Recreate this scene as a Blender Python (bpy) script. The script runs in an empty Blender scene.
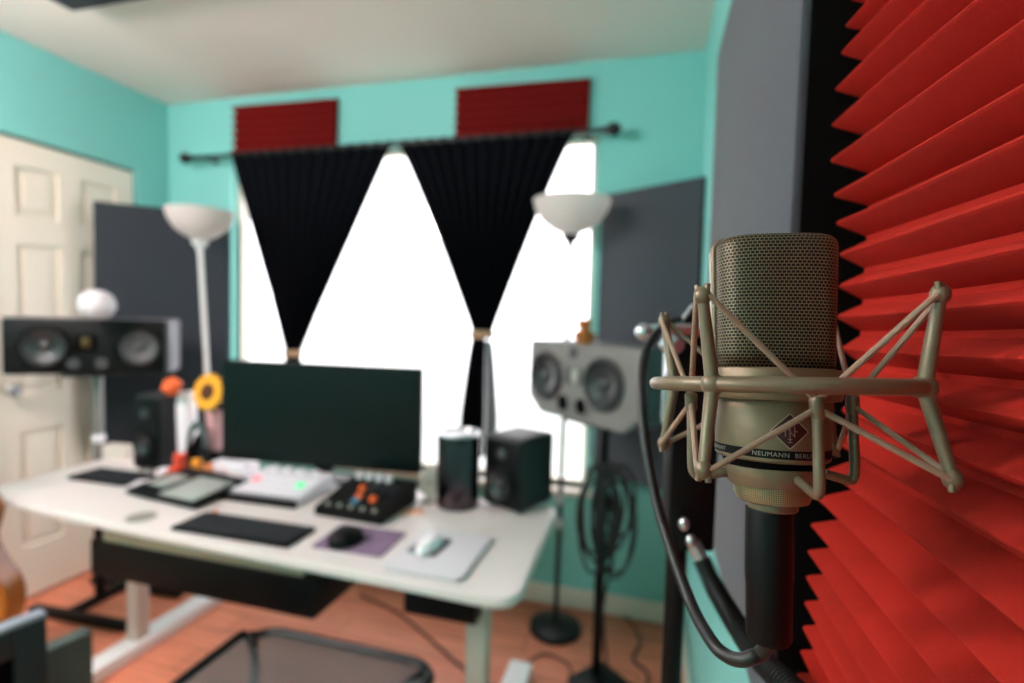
import bpy, bmesh, math, random
from math import sin, cos, pi, radians, sqrt, atan2
from mathutils import Vector, Matrix
random.seed(7)
SC = bpy.context.scene
COL = SC.collection
V = Vector

# ------------------------------------------------------------------ camera
F, YAW, PIT, ROL, CH = 514.5, .2635, .0471, .0268, 1.3177
fw = V((-sin(YAW)*cos(PIT), cos(YAW)*cos(PIT), -sin(PIT)))
rg = V((cos(YAW), sin(YAW), 0)); up = rg.cross(fw)
R2 = rg*cos(ROL) + up*sin(ROL); U2 = -rg*sin(ROL) + up*cos(ROL)
O = V((0, 0, CH))
cd = bpy.data.cameras.new('camera'); cam = bpy.data.objects.new('camera', cd); COL.objects.link(cam)
cam.matrix_world = Matrix.Translation(O) @ Matrix((R2, U2, -fw)).transposed().to_4x4()
cd.sensor_width = 36; cd.lens = F/1024*36; cd.clip_start = .01
cd.dof.use_dof = True; cd.dof.focus_distance = .25; cd.dof.aperture_fstop = 3.9
SC.camera = cam
# survey helpers: a sight line from the tripod meets a known surface of the room
def ray(px, py): return fw + R2*((px-512)/F) + U2*((341.5-py)/F)
def D(px, py, d): return O + ray(px, py)*d
def Z(px, py, z): d = ray(px, py); return O + d*((z-CH)/d.z)
def X(px, py, x): d = ray(px, py); return O + d*(x/d.x)
def Y(px, py, y): d = ray(px, py); return O + d*(y/d.y)

# ------------------------------------------------------------------ materials
def lin(h):
    h = h.lstrip('#'); c = [int(h[i:i+2], 16)/255 for i in (0, 2, 4)]
    return tuple(x/12.92 if x <= .04045 else ((x+.055)/1.055)**2.4 for x in c) + (1,)
MATS = {}
def mat(name, hexc, rough=.5, metal=0, var=.06, scale=8, bump=0, bscale=60, spec=.5, emit=0, sheen=0):
    if name in MATS: return MATS[name]
    m = bpy.data.materials.new(name); m.use_nodes = True; nt = m.node_tree; N = nt.nodes; L = nt.links
    b = N['Principled BSDF']; c = lin(hexc)
    b.inputs['Roughness'].default_value = rough; b.inputs['Metallic'].default_value = metal
    b.inputs['Specular IOR Level'].default_value = spec
    tc = N.new('ShaderNodeTexCoord'); nz = N.new('ShaderNodeTexNoise'); nz.inputs['Scale'].default_value = scale
    nz.inputs['Detail'].default_value = 4
    L.new(tc.outputs['Object'], nz.inputs['Vector'])
    mx = N.new('ShaderNodeMix'); mx.data_type = 'RGBA'
    mx.inputs['A'].default_value = tuple(max(0, x*(1-var)) for x in c[:3])+(1,)
    mx.inputs['B'].default_value = tuple(min(1, x*(1+var)) for x in c[:3])+(1,)
    L.new(nz.outputs['Fac'], mx.inputs['Factor']); L.new(mx.outputs['Result'], b.inputs['Base Color'])
    if bump:
        n2 = N.new('ShaderNodeTexNoise'); n2.inputs['Scale'].default_value = bscale
        L.new(tc.outputs['Object'], n2.inputs['Vector'])
        bp = N.new('ShaderNodeBump'); bp.inputs['Strength'].default_value = bump; bp.inputs['Distance'].default_value = .002
        L.new(n2.outputs['Fac'], bp.inputs['Height']); L.new(bp.outputs['Normal'], b.inputs['Normal'])
    if sheen: b.inputs['Sheen Weight'].default_value = sheen
    if emit:
        b.inputs['Emission Color'].default_value = c; b.inputs['Emission Strength'].default_value = emit
    MATS[name] = m
    return m
M_teal = mat('teal_paint', '#7FC9C3', .55, var=.04, scale=3, bump=.1, bscale=90)
M_ceil = mat('ceiling_paint', '#EADDD6', .8, var=.03, scale=2, bump=.15, bscale=70)
M_trim = mat('trim_white', '#E6E0D2', .45, var=.03)
M_door = mat('door_white', '#E9E2D3', .45, var=.03, scale=3)
M_black = mat('black_plastic', '#050607', .5, var=.15, scale=20, spec=.2)
M_blackm = mat('black_metal', '#101214', .35, metal=.3, var=.15)
M_matte = mat('matte_black', '#040404', .9, var=.2, spec=.1)
M_rubber = mat('black_rubber', '#0B0C0D', .5, var=.1, spec=.6)
M_silver = mat('silver_metal', '#C9CBD0', .28, metal=.9, var=.04)
M_white = mat('white_plastic', '#EFECF2', .35, var=.03)
M_whitem = mat('white_metal', '#E4E4E4', .4, var=.03)
M_desk = mat('desk_white', '#DED5D3', .35, var=.03, scale=4)
M_deskedge = mat('desk_edge', '#A39A86', .45, var=.05)
M_fabric = mat('grey_fabric', '#3E424C', .95, var=.12, scale=90, bump=.4, bscale=400, sheen=.2)
M_fabdark = mat('charcoal_fabric', '#3B3F46', .95, var=.12, scale=90, bump=.4, bscale=400, sheen=.15)
M_fabteal = mat('slate_fabric', '#272E35', .95, var=.12, scale=90, bump=.4, bscale=400)
M_foam = mat('red_foam', '#A9281F', 1, var=.1, scale=150, bump=.2, bscale=900, spec=.1)
M_foamtile = mat('dark_red_foam', '#7E1A18', 1, var=.1, scale=120, spec=.1)
M_curt = mat('curtain_cloth', '#05070D', .95, var=.2, scale=40, bump=.3, bscale=500, spec=.1)
M_lining = mat('curtain_lining', '#9A9CA2', .85, var=.06, scale=40)
M_tie = mat('curtain_tie', '#A88468', .8, var=.1)
M_bowl = mat('frosted_bowl', '#EFE6E4', .4, var=.02)
nt_ = M_bowl.node_tree; tr_ = nt_.nodes.new('ShaderNodeBsdfTranslucent'); tr_.inputs['Color'].default_value = lin('#F3ECEA'); mx_ = nt_.nodes.new('ShaderNodeMixShader'); mx_.inputs[0].default_value = .6
nt_.links.new(nt_.nodes['Principled BSDF'].outputs[0], mx_.inputs[1]); nt_.links.new(tr_.outputs[0], mx_.inputs[2]); nt_.links.new(mx_.outputs[0], nt_.nodes['Material Output'].inputs[0])
M_grey = mat('speaker_grey', '#7A7674', .55, var=.06, scale=15, bump=.1, bscale=200)
M_greyd = mat('speaker_grey_dark', '#3E3D3F', .5, var=.1)
M_cone = mat('cone_graphite', '#1C1D20', .35, var=.2, spec=.7)
M_alu = mat('cone_aluminium', '#4C4C4D', .5, metal=.3, var=.1)
M_gold = mat('tweeter_gold', '#4E4020', .35, metal=.6, var=.1)
M_screen = mat('screen_glass', '#030E0D', .3, var=.05, spec=.25)
M_pad = mat('pad_grey', '#9FA6A2', .3, var=.05)
M_key = mat('key_dark', '#20242A', .55, var=.15, scale=30)
M_purple = mat('purple_cloth', '#7B6480', .9, var=.45, scale=18)
M_tray = mat('tray_lilac', '#D2CED4', .45, var=.03)
M_slate = mat('slate_pad', '#54535E', .6, var=.1)
M_chrome = mat('dark_chrome', '#51474B', .16, metal=1, var=.1)
M_domegrey = mat('dome_grey', '#A09E94', .5, var=.05)
M_orange = mat('orange_plastic', '#F0662B', .5, var=.08)
M_yellow = mat('yellow_petal', '#EBA31C', .7, var=.2, scale=40)
M_brown = mat('brown_seed', '#4A2508', .8, var=.3, scale=60)
M_pink = mat('pink_wrap', '#C99A9E', .7, var=.15, scale=30)
M_red = mat('red_plush', '#CF3E1D', .9, var=.25, scale=60, sheen=.3)
M_amber = mat('amber_plush', '#EE931F', .9, var=.25, scale=60, sheen=.3)
M_peach = mat('peach_plush', '#EB8A4E', .9, var=.25, scale=60, sheen=.3)
M_grgreen = mat('greygreen_cloth', '#4D5956', .85, var=.12, scale=30)
M_tealdark = mat('darkteal_vinyl', '#12262D', .55, var=.12)
M_tealrim = mat('greyblue_rim', '#8C97A4', .4, var=.06)
M_guitar = mat('guitar_wood', '#B06A26', .25, var=.25, scale=10)
M_mesh_lt = mat('green_light', '#2FD685', .4, emit=.8)
M_pink_lt = mat('pink_light', '#F0758A', .4, emit=.5)
M_mic = mat('mic_nickel', '#7B6A53', .4, metal=.35, var=.05, scale=60, bump=.06, bscale=900)
M_mount = mat('mount_nickel', '#796955', .4, metal=.35, var=.05, scale=60)
M_band = mat('elastic_tan', '#9A7F6D', .75, var=.15, scale=200, bump=.3, bscale=900)
M_stripe = mat('stripe_black', '#060606', .6, spec=.15)
M_letter = mat('letter_grey', '#8C8A82', .5)
M_badge = mat('badge_red', '#3E1014', .35, var=.1)
M_line = mat('badge_line', '#A5907F', .4, metal=.3)

def m_floor():
    m = bpy.data.materials.new('wood_floor'); m.use_nodes = True; nt = m.node_tree; N = nt.nodes; L = nt.links
    b = N['Principled BSDF']; b.inputs['Roughness'].default_value = .42
    tc = N.new('ShaderNodeTexCoord'); mp = N.new('ShaderNodeMapping'); mp.inputs['Rotation'].default_value = (0, 0, 0)
    L.new(tc.outputs['Object'], mp.inputs['Vector'])
    br = N.new('ShaderNodeTexBrick'); br.offset = .37; br.inputs['Scale'].default_value = 1
    br.inputs['Brick Width'].default_value = 1.2; br.inputs['Row Height'].default_value = .12
    br.inputs['Mortar Size'].default_value = .0022
    br.inputs['Color1'].default_value = lin('#DD8B6E'); br.inputs['Color2'].default_value = lin('#D07C5F'); br.inputs['Mortar'].default_value = lin('#8E4F33')
    L.new(mp.outputs['Vector'], br.inputs['Vector'])
    m2 = N.new('ShaderNodeMapping'); m2.inputs['Scale'].default_value = (1.5, 22, 1); L.new(tc.outputs['Object'], m2.inputs['Vector'])
    nz = N.new('ShaderNodeTexNoise'); nz.inputs['Scale'].default_value = 3; nz.inputs['Detail'].default_value = 6
    L.new(m2.outputs['Vector'], nz.inputs['Vector'])
    rp = N.new('ShaderNodeValToRGB'); rp.color_ramp.elements[0].color = (.72, .66, .6, 1); rp.color_ramp.elements[1].color = (1.15, 1.1, 1.05, 1)
    rp.color_ramp.elements[0].position = .3; rp.color_ramp.elements[1].position = .7
    L.new(nz.outputs['Fac'], rp.inputs['Fac'])
    mx = N.new('ShaderNodeMix'); mx.data_type = 'RGBA'; mx.blend_type = 'MULTIPLY'; mx.inputs['Factor'].default_value = 1
    L.new(br.outputs['Color'], mx.inputs['A']); L.new(rp.outputs['Color'], mx.inputs['B']); L.new(mx.outputs['Result'], b.inputs['Base Color'])
    return m
M_floor = m_floor()
def m_glass():
    m = bpy.data.materials.new('window_glass'); m.use_nodes = True; nt = m.node_tree; N = nt.nodes; L = nt.links
    N.remove(N['Principled BSDF']); t = N.new('ShaderNodeBsdfTransparent'); g = N.new('ShaderNodeBsdfGlossy'); g.inputs['Roughness'].default_value = .02
    x = N.new('ShaderNodeMixShader'); x.inputs[0].default_value = .05
    L.new(t.outputs[0], x.inputs[1]); L.new(g.outputs[0], x.inputs[2]); L.new(x.outputs[0], N['Material Output'].inputs[0])
    return m
M_glass = m_glass()
def m_seatmesh():
    m = bpy.data.materials.new('seat_mesh'); m.use_nodes = True; nt = m.node_tree; N = nt.nodes; L = nt.links
    b = N['Principled BSDF']; b.inputs['Roughness'].default_value = .6; b.inputs['Base Color'].default_value = lin('#4B5153')
    tc = N.new('ShaderNodeTexCoord'); wv = N.new('ShaderNodeTexChecker'); wv.inputs['Scale'].default_value = 420
    L.new(tc.outputs['Object'], wv.inputs['Vector'])
    t = N.new('ShaderNodeBsdfTransparent'); x = N.new('ShaderNodeMixShader')
    mth = N.new('ShaderNodeMath'); mth.operation = 'MULTIPLY_ADD'; mth.inputs[1].default_value = .35; mth.inputs[2].default_value = .65
    L.new(wv.outputs['Fac'], mth.inputs[0]); L.new(mth.outputs[0], x.inputs[0])
    L.new(t.outputs[0], x.inputs[1]); L.new(b.outputs[0], x.inputs[2]); L.new(x.outputs[0], N['Material Output'].inputs[0])
    return m
M_seat = m_seatmesh()
def m_grille():
    m = bpy.data.materials.new('grille_weave'); m.use_nodes = True; nt = m.node_tree; N = nt.nodes; L = nt.links
    b = N['Principled BSDF']; b.inputs['Roughness'].default_value = .42; b.inputs['Metallic'].default_value = .5
    uv = N.new('ShaderNodeUVMap')
    br = N.new('ShaderNodeTexBrick'); br.offset = .5; br.inputs['Scale'].default_value = 1
    br.inputs['Brick Width'].default_value = .0021; br.inputs['Row Height'].default_value = .00168
    br.inputs['Mortar Size'].default_value = .00029; br.inputs['Mortar Smooth'].default_value = .5; br.inputs['Bias'].default_value = 0
    br.inputs['Color1'].default_value = lin('#120F0A'); br.inputs['Color2'].default_value = lin('#1A160E'); br.inputs['Mortar'].default_value = lin('#86755C')
    L.new(uv.outputs['UV'], br.inputs['Vector'])
    bp = N.new('ShaderNodeBump'); bp.inputs['Strength'].default_value = .9; bp.inputs['Distance'].default_value = .0006
    L.new(br.outputs['Fac'], bp.inputs['Height']); L.new(bp.outputs['Normal'], b.inputs['Normal'])
    L.new(br.outputs['Color'], b.inputs['Base Color'])
    return m
M_grille = m_grille()
def m_ridged(name, hexa, hexb, sx, sy):
    m = bpy.data.materials.new(name); m.use_nodes = True; nt = m.node_tree; N = nt.nodes; L = nt.links
    b = N['Principled BSDF']; b.inputs['Roughness'].default_value = .4; b.inputs['Metallic'].default_value = .5
    uv = N.new('ShaderNodeUVMap'); mp = N.new('ShaderNodeMapping'); mp.inputs['Rotation'].default_value = (0, 0, pi/4); mp.inputs['Scale'].default_value = (sx, sy, 1)
    L.new(uv.outputs['UV'], mp.inputs['Vector'])
    ck = N.new('ShaderNodeTexChecker'); ck.inputs['Scale'].default_value = 1
    ck.inputs['Color1'].default_value = lin(hexa); ck.inputs['Color2'].default_value = lin(hexb)
    L.new(mp.outputs['Vector'], ck.inputs['Vector']); L.new(ck.outputs['Color'], b.inputs['Base Color'])
    bp = N.new('ShaderNodeBump'); bp.inputs['Strength'].default_value = .7; bp.inputs['Distance'].default_value = .0005
    L.new(ck.outputs['Fac'], bp.inputs['Height']); L.new(bp.outputs['Normal'], b.inputs['Normal'])
    return m
M_knurl = m_ridged('knurled_nickel', '#A09270', '#6F6650', 1400, 1400)

# ------------------------------------------------------------------ mesh builder
class MB:
    def __init__(s): s.bm = bmesh.new(); s.uv = None
    def face(s, vs):
        try: return s.bm.faces.new(vs)
        except ValueError: return None
    def box(s, c, size, rz=0, bev=0, seg=2, mtx=None):
        t = bmesh.new(); bmesh.ops.create_cube(t, size=1)
        for v in t.verts: v.co = V((v.co.x*size[0], v.co.y*size[1], v.co.z*size[2]))
        if bev: bmesh.ops.bevel(t, geom=list(t.edges), offset=bev, segments=seg, affect='EDGES', profile=.6)
        mt = Matrix.Translation(V(c)) @ Matrix.Rotation(rz, 4, 'Z')
        if mtx is not None: mt = Matrix.Translation(V(c)) @ mtx.to_4x4()
        bmesh.ops.transform(t, matrix=mt, verts=t.verts); s.add(t); return s
    def add(s, t):
        me = bpy.data.meshes.new('t'); t.to_mesh(me); t.free(); s.bm.from_mesh(me); bpy.data.meshes.remove(me)
    def tube(s, pts, r, seg=12, cap=True, closed=False):
        pts = [V(p) for p in pts]; n = len(pts); rs = r if isinstance(r, (list, tuple)) else [r]*n
        tan = []
        for i in range(n):
            a = pts[(i-1) % n] if closed or i > 0 else pts[0]; b = pts[(i+1) % n] if closed or i < n-1 else pts[-1]
            t_ = b-a; tan.append(t_.normalized() if t_.length > 1e-9 else V((0, 0, 1)))
        ref = V((0, 0, 1)) if abs(tan[0].z) < .9 else V((1, 0, 0))
        u = (ref-tan[0]*ref.dot(tan[0])).normalized(); rings = []
        for i in range(n):
            u = (u-tan[i]*u.dot(tan[i])); u = u.normalized() if u.length > 1e-6 else tan[i].orthogonal().normalized()
            w = tan[i].cross(u)
            rings.append([s.bm.verts.new(pts[i]+(u*cos(2*pi*k/seg)+w*sin(2*pi*k/seg))*rs[i]) for k in range(seg)])
        m = n if closed else n-1
        for i in range(m):
            a, b = rings[i], rings[(i+1) % n]
            for k in range(seg): s.face([a[k], a[(k+1) % seg], b[(k+1) % seg], b[k]])
        if cap and not closed: s.face(rings[0][::-1]); s.face(rings[-1])
        return s
    def lathe(s, prof, c=(0, 0, 0), seg=32, mtx=None, sx=1, sy=1, caps=True):
        mt = mtx or Matrix.Identity(3); rings = []; c = V(c)
        for r, z in prof:
            rings.append([s.bm.verts.new(c+mt @ V((r*sx*cos(2*pi*k/seg), r*sy*sin(2*pi*k/seg), z))) for k in range(seg)])
        for a, b in zip(rings, rings[1:]):
            for k in range(seg): s.face([a[k], a[(k+1) % seg], b[(k+1) % seg], b[k]])
        if caps: s.face(rings[0][::-1]); s.face(rings[-1])
        return s
    def ball(s, c, r, sc=(1, 1, 1), u=20, v=12):
        t = bmesh.new(); bmesh.ops.create_uvsphere(t, u_segments=u, v_segments=v, radius=r)
        for q in t.verts: q.co = V((q.co.x*sc[0], q.co.y*sc[1], q.co.z*sc[2]))+V(c)
        s.add(t); return s
    def prism(s, poly, n, bev=0):      # poly: 3-D loop, n: extrude vector
        t = bmesh.new(); a = [t.verts.new(V(p)) for p in poly]; b = [t.verts.new(V(p)+V(n)) for p in poly]
        t.faces.new(a[::-1]); t.faces.new(b)
        for i in range(len(a)): t.faces.new([a[i], a[(i+1) % len(a)], b[(i+1) % len(a)], b[i]])
        bmesh.ops.recalc_face_normals(t, faces=t.faces)
        if bev: bmesh.ops.bevel(t, geom=list(t.edges), offset=bev, segments=2, affect='EDGES')
        s.add(t); return s
    def build(s, name, m, parent=None, smooth=True, origin=None, ang=40):
        bmesh.ops.recalc_face_normals(s.bm, faces=s.bm.faces)
        me = bpy.data.meshes.new(name)
        if origin is not None: bmesh.ops.translate(s.bm, vec=-V(origin), verts=s.bm.verts)
        s.bm.to_mesh(me); s.bm.free(); me.materials.append(m)
        if smooth:
            for p in me.polygons: p.use_smooth = True
            me.set_sharp_from_angle(angle=radians(ang))
        o = bpy.data.objects.new(name, me); COL.objects.link(o)
        if origin is not None and parent is None: o.location = origin
        if parent is not None: o.parent = parent
        return o
def rrect(w, d, r, z=0, n=6):
    P = []
    for cx, cy, a0 in ((w/2-r, d/2-r, 0), (-w/2+r, d/2-r, 90), (-w/2+r, -d/2+r, 180), (w/2-r, -d/2+r, 270)):
        for k in range(n+1):
            a = radians(a0+90*k/n); P.append(V((cx+r*cos(a), cy+r*sin(a), z)))
    return P
def thing(name, label, cat, loc=(0, 0, 0), rz=0, group=None):
    o = bpy.data.objects.new(name, None); COL.objects.link(o); o.location = loc; o.rotation_euler = (0, 0, rz)
    o.empty_display_size = .05
    return tag(o, label, cat, group)
def tag(o, label, cat, group=None, kind=None):
    if label: o['label'] = label
    if cat: o['category'] = cat
    if group: o['group'] = group
    if kind: o['kind'] = kind
    return o
def struct(mb, name, m, label=None, smooth=False):
    o = mb.build(name, m, smooth=smooth); o['kind'] = 'structure'
    if label: o['label'] = label; o['category'] = name.split('_')[0]
    return o
def catmull(P, n=8, closed=False):
    P = [V(p) for p in P]; out = []; k = len(P)
    for i in range(k if closed else k-1):
        p1, p2 = P[i], P[(i+1) % k]
        p0 = P[i-1] if (i > 0 or closed) else p1*2-p2
        p3 = P[(i+2) % k] if (i+2 < k or closed) else p2*2-p1
        for j in range(n):
            t = j/n
            out.append(.5*((2*p1)+(-p0+p2)*t+(2*p0-5*p1+4*p2-p3)*t*t+(-p0+3*p1-3*p2+p3)*t**3))
    if not closed: out.append(P[-1])
    return out
def copy_tree(o, parent=None):
    c = o.copy(); COL.objects.link(c)
    if parent is not None: c.parent = parent
    for ch in list(o.children): copy_tree(ch, c)
    return c

# ------------------------------------------------------------------ room
XL, XR, YB, YF, CZ = -2.627, .174, 2.301, -1.5, 2.44
WX0, WX1, WZ0, WZ1 = -2.205, -.258, .55, 2.135
T = .12
struct(MB().box(((XL+XR)/2, (YB+YF)/2, -.05), (XR-XL+2*T, YB-YF+2*T, .1)), 'floor', M_floor, 'orange wood plank floor')
struct(MB().box(((XL+XR)/2, (YB+YF)/2, CZ+.05), (XR-XL+2*T, YB-YF+2*T, .1)), 'ceiling', M_ceil, 'cream white ceiling')
w = MB()
w.box(((XL-T+WX0)/2, YB+T/2, CZ/2), (WX0-XL+T, T, CZ)); w.box(((XR+T+WX1)/2, YB+T/2, CZ/2), (XR+T-WX1, T, CZ))
w.box(((WX0+WX1)/2, YB+T/2, WZ0/2), (WX1-WX0, T, WZ0)); w.box(((WX0+WX1)/2, YB+T/2, (WZ1+CZ)/2), (WX1-WX0, T, CZ-WZ1))
struct(w, 'wall_back', M_teal, 'teal wall with the window')
struct(MB().box((XR+T/2, (YB+YF)/2, CZ/2), (T, YB-YF, CZ)), 'wall_right', M_teal, 'teal wall beside the microphone')
struct(MB().box(((XL+XR)/2, YF-T/2, CZ/2), (XR-XL+2*T, T, CZ)), 'wall_front', M_teal)
DY0, DY1, DZ1 = 1.485, 2.115, 2.032
w = MB()
w.box((XL-T/2, (YF+DY0)/2, CZ/2), (T, DY0-YF, CZ)); w.box((XL-T/2, (DY1+YB)/2, CZ/2), (T, YB-DY1, CZ))
w.box((XL-T/2, (DY0+DY1)/2, (DZ1+CZ)/2), (T, DY1-DY0, CZ-DZ1)); w.box((XL-T+.01, (DY0+DY1)/2, DZ1/2), (.02, DY1-DY0, DZ1))
struct(w, 'wall_left', M_teal, 'teal wall with the white door')
# panelled door
def panel_door():
    th = .036; x1 = XL-.012; y0, y1, z0, z1 = DY0+.012, DY1-.014, .012, DZ1-.014
    ys = [y0, y0+.088, y0+.088+.168, y1-.088-.168, y1-.088, y1]
    zs = [z0, .24, .76, .93, 1.58, 1.70, 1.91, z1]
    b = MB()
    for i in range(5):
        for j in range(7):
            cy, cz = (ys[i]+ys[i+1])/2, (zs[j]+zs[j+1])/2; sy, sz = ys[i+1]-ys[i], zs[j+1]-zs[j]
            pan = i in (1, 3) and j in (1, 3, 5)
            if not pan: b.box((x1-th/2, cy, cz), (th, sy, sz))
            else:
                b.box((x1-th/2-.007, cy, cz), (th-.014, sy, sz))
                p = [(x1-.014, cy-sy/2+.025, cz-sz/2+.025), (x1-.014, cy+sy/2-.025, cz-sz/2+.025), (x1-.014, cy+sy/2-.025, cz+sz/2-.025), (x1-.014, cy-sy/2+.025, cz+sz/2-.025)]
                b.prism(p, (.01, 0, 0), bev=.006)
    d = struct(b, 'door_1', M_door, 'white six-panel door in the left wall')
    k = MB().lathe([(.012, 0), (.012, .02), (.026, .03), (.028, .045), (.018, .055), (.001, .057)], (x1, DY0+.06, .95), mtx=Matrix.Rotation(pi/2, 3, 'Y'))
    k.build('door_knob', M_silver, d)
panel_door()
struct(MB().box(((XL+XR)/2, YB-.007, .045), (XR-XL, .014, .09), bev=.003), 'baseboard_back', M_trim)
struct(MB().box((XR-.007, (YF+YB-.014)/2, .045), (.014, YB-.014-YF, .09), bev=.003), 'baseboard_right', M_trim)
struct(MB().box((XL+.007, (YF+DY0)/2-.01, .045), (.014, DY0-YF-.02, .09), bev=.003), 'baseboard_left', M_trim)
# window
wx = (WX0+WX1)/2; ww = WX1-WX0; wz = (WZ0+WZ1)/2; wh = WZ1-WZ0; fy = YB+.075
b = MB()
for x in (WX0+.012, WX1-.012): b.box((x, fy, wz), (.024, .05, wh))
for z in (WZ0+.012, WZ1-.012): b.box((wx, fy, z), (ww-.048, .05, .024))
win = struct(b, 'window_1', M_trim, 'wide bright window behind the desk')
MB().box((wx, fy, wz), (ww-.048, .006, wh-.048)).build('window_pane', M_glass, win, smooth=False)
MB().box((wx, YB+.02, WZ0-.012), (ww+.06, .12, .024), bev=.004).build('window_sill', M_trim, win)

# daylight
wd = bpy.data.worlds.new('sky'); SC.world = wd; wd.use_nodes = True; nt = wd.node_tree
bg = nt.nodes['Background']; bg.inputs['Strength'].default_value = 3.4
g = nt.nodes.new('ShaderNodeTexGradient'); tcw = nt.nodes.new('ShaderNodeTexCoord'); sp = nt.nodes.new('ShaderNodeSeparateXYZ')
rp = nt.nodes.new('ShaderNodeValToRGB'); mr = nt.nodes.new('ShaderNodeMapRange')
mr.inputs['From Min'].default_value = -1; nt.links.new(tcw.outputs['Generated'], sp.inputs[0]); nt.links.new(sp.outputs['Z'], mr.inputs['Value'])
rp.color_ramp.elements[0].color = (.42, .44, .42, 1); rp.color_ramp.elements[0].position = .40
rp.color_ramp.elements[1].color = (1, .96, .99, 1); rp.color_ramp.elements[1].position = .5
nt.links.new(mr.outputs[0], rp.inputs['Fac']); nt.links.new(rp.outputs['Color'], bg.inputs['Color'])
pl = bpy.data.lights.new('window_portal', 'AREA'); pl.shape = 'RECTANGLE'; pl.size = ww; pl.size_y = wh; pl.cycles.is_portal = True
po = bpy.data.objects.new('window_portal', pl); COL.objects.link(po); po.location = (wx, YB+.14, wz); po.rotation_euler = (-pi/2, 0, 0)
# unseen glowing globes, added to fill the room with light
def added_fill_lamp(x, y, label, strength):
    t = thing('added_fill_lamp', label, 'fill lamp', (x, y, CZ), 0, 'added fill globes')
    MB().lathe([(.001, 0), (.06, 0), (.06, -.012), (.02, -.03), (.006, -.03)], seg=32).build('ceiling_rose', M_whitem, t)
    MB().tube([(0, 0, -.02), (0, 0, -.16)], .004, 10).build('flex', M_white, t)
    gm = mat('fill_globe_glow', '#FFEAEB', .4, var=0, emit=strength)
    MB().ball((0, 0, -.31), .16, u=32, v=20).build('fill_globe', gm, t)
added_fill_lamp(-2.2, -.8, 'added frosted fill globe behind the camera nearer the front wall', 50)
added_fill_lamp(-1.95, .42, 'added frosted fill globe left of the camera nearer the desk', 31)

# ------------------------------------------------------------------ acoustic panels
def acoustic_panel(name, label, c, w, h, th, rz, mf, group=None):
    t = thing(name, label, 'acoustic panel', c, rz, group)          # local: face looks to -Y, x across
    f = MB()
    for x in (-w/2+.01, w/2-.01): f.box((x, 0, h/2), (.02, th, h))
    for z in (.01, h-.01): f.box((0, 0, z), (w-.04, th, .02))
    f.box((0, th/2-.004, h/2), (w-.04, .008, h-.04))
    f.build('frame', M_matte, t, smooth=False)
    MB().box((0, -th/2-.0035, h/2), (w, .009, h), bev=.004).build('fabric_face', mf, t)
    return t
gp_y0, gp_y1 = .492, 1.165
acoustic_panel('acoustic_baffle', 'tall light grey fabric panel with black edges on right wall beside the red foam', (XR-.028, (gp_y0+gp_y1)/2, .945), gp_y1-gp_y0, .93, .053, -pi/2, M_fabric)
a = V((-.212, 2.288, 0)); b_ = V((.158, 2.058, 0)); mid = (a+b_)/2; dv = (b_-a); nrm = V((-dv.y, dv.x, 0)).normalized()
acoustic_panel('corner_panel', 'charcoal fabric panel across the right corner behind the grey speaker', (mid.x-nrm.x*.012+.012, mid.y-nrm.y*.012-.007, .652), dv.length+.02, 1.2, .024, atan2(dv.y, dv.x), M_fabdark)
a = V((-2.612, 1.885, 0)); b_ = V((-2.19, 2.285, 0)); mid = (a+b_)/2; dv = (b_-a); nrm = V((-dv.y, dv.x, 0)).normalized()
acoustic_panel('corner_panel', 'dark slate fabric panel across the left corner beside the white door', (mid.x-nrm.x*.03, mid.y-nrm.y*.03, .615), dv.length-.02, 1.2, .04, atan2(dv.y, dv.x), M_fabteal)
t = thing('ceiling_cloud', 'dark grey acoustic cloud hung flat under the ceiling at upper left', 'acoustic panel', (-1.47, 1.13, 2.38))
MB().box((0, 0, .022), (1.2, .6, .04), bev=.005).build('fabric_body', M_fabteal, t)
for sx in (-1, 1):
    for sy in (-1, 1): MB().tube([(sx*.5, sy*.22, .04), (sx*.5, sy*.22, .06)], .006).build('hanger', M_silver, t)

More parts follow.
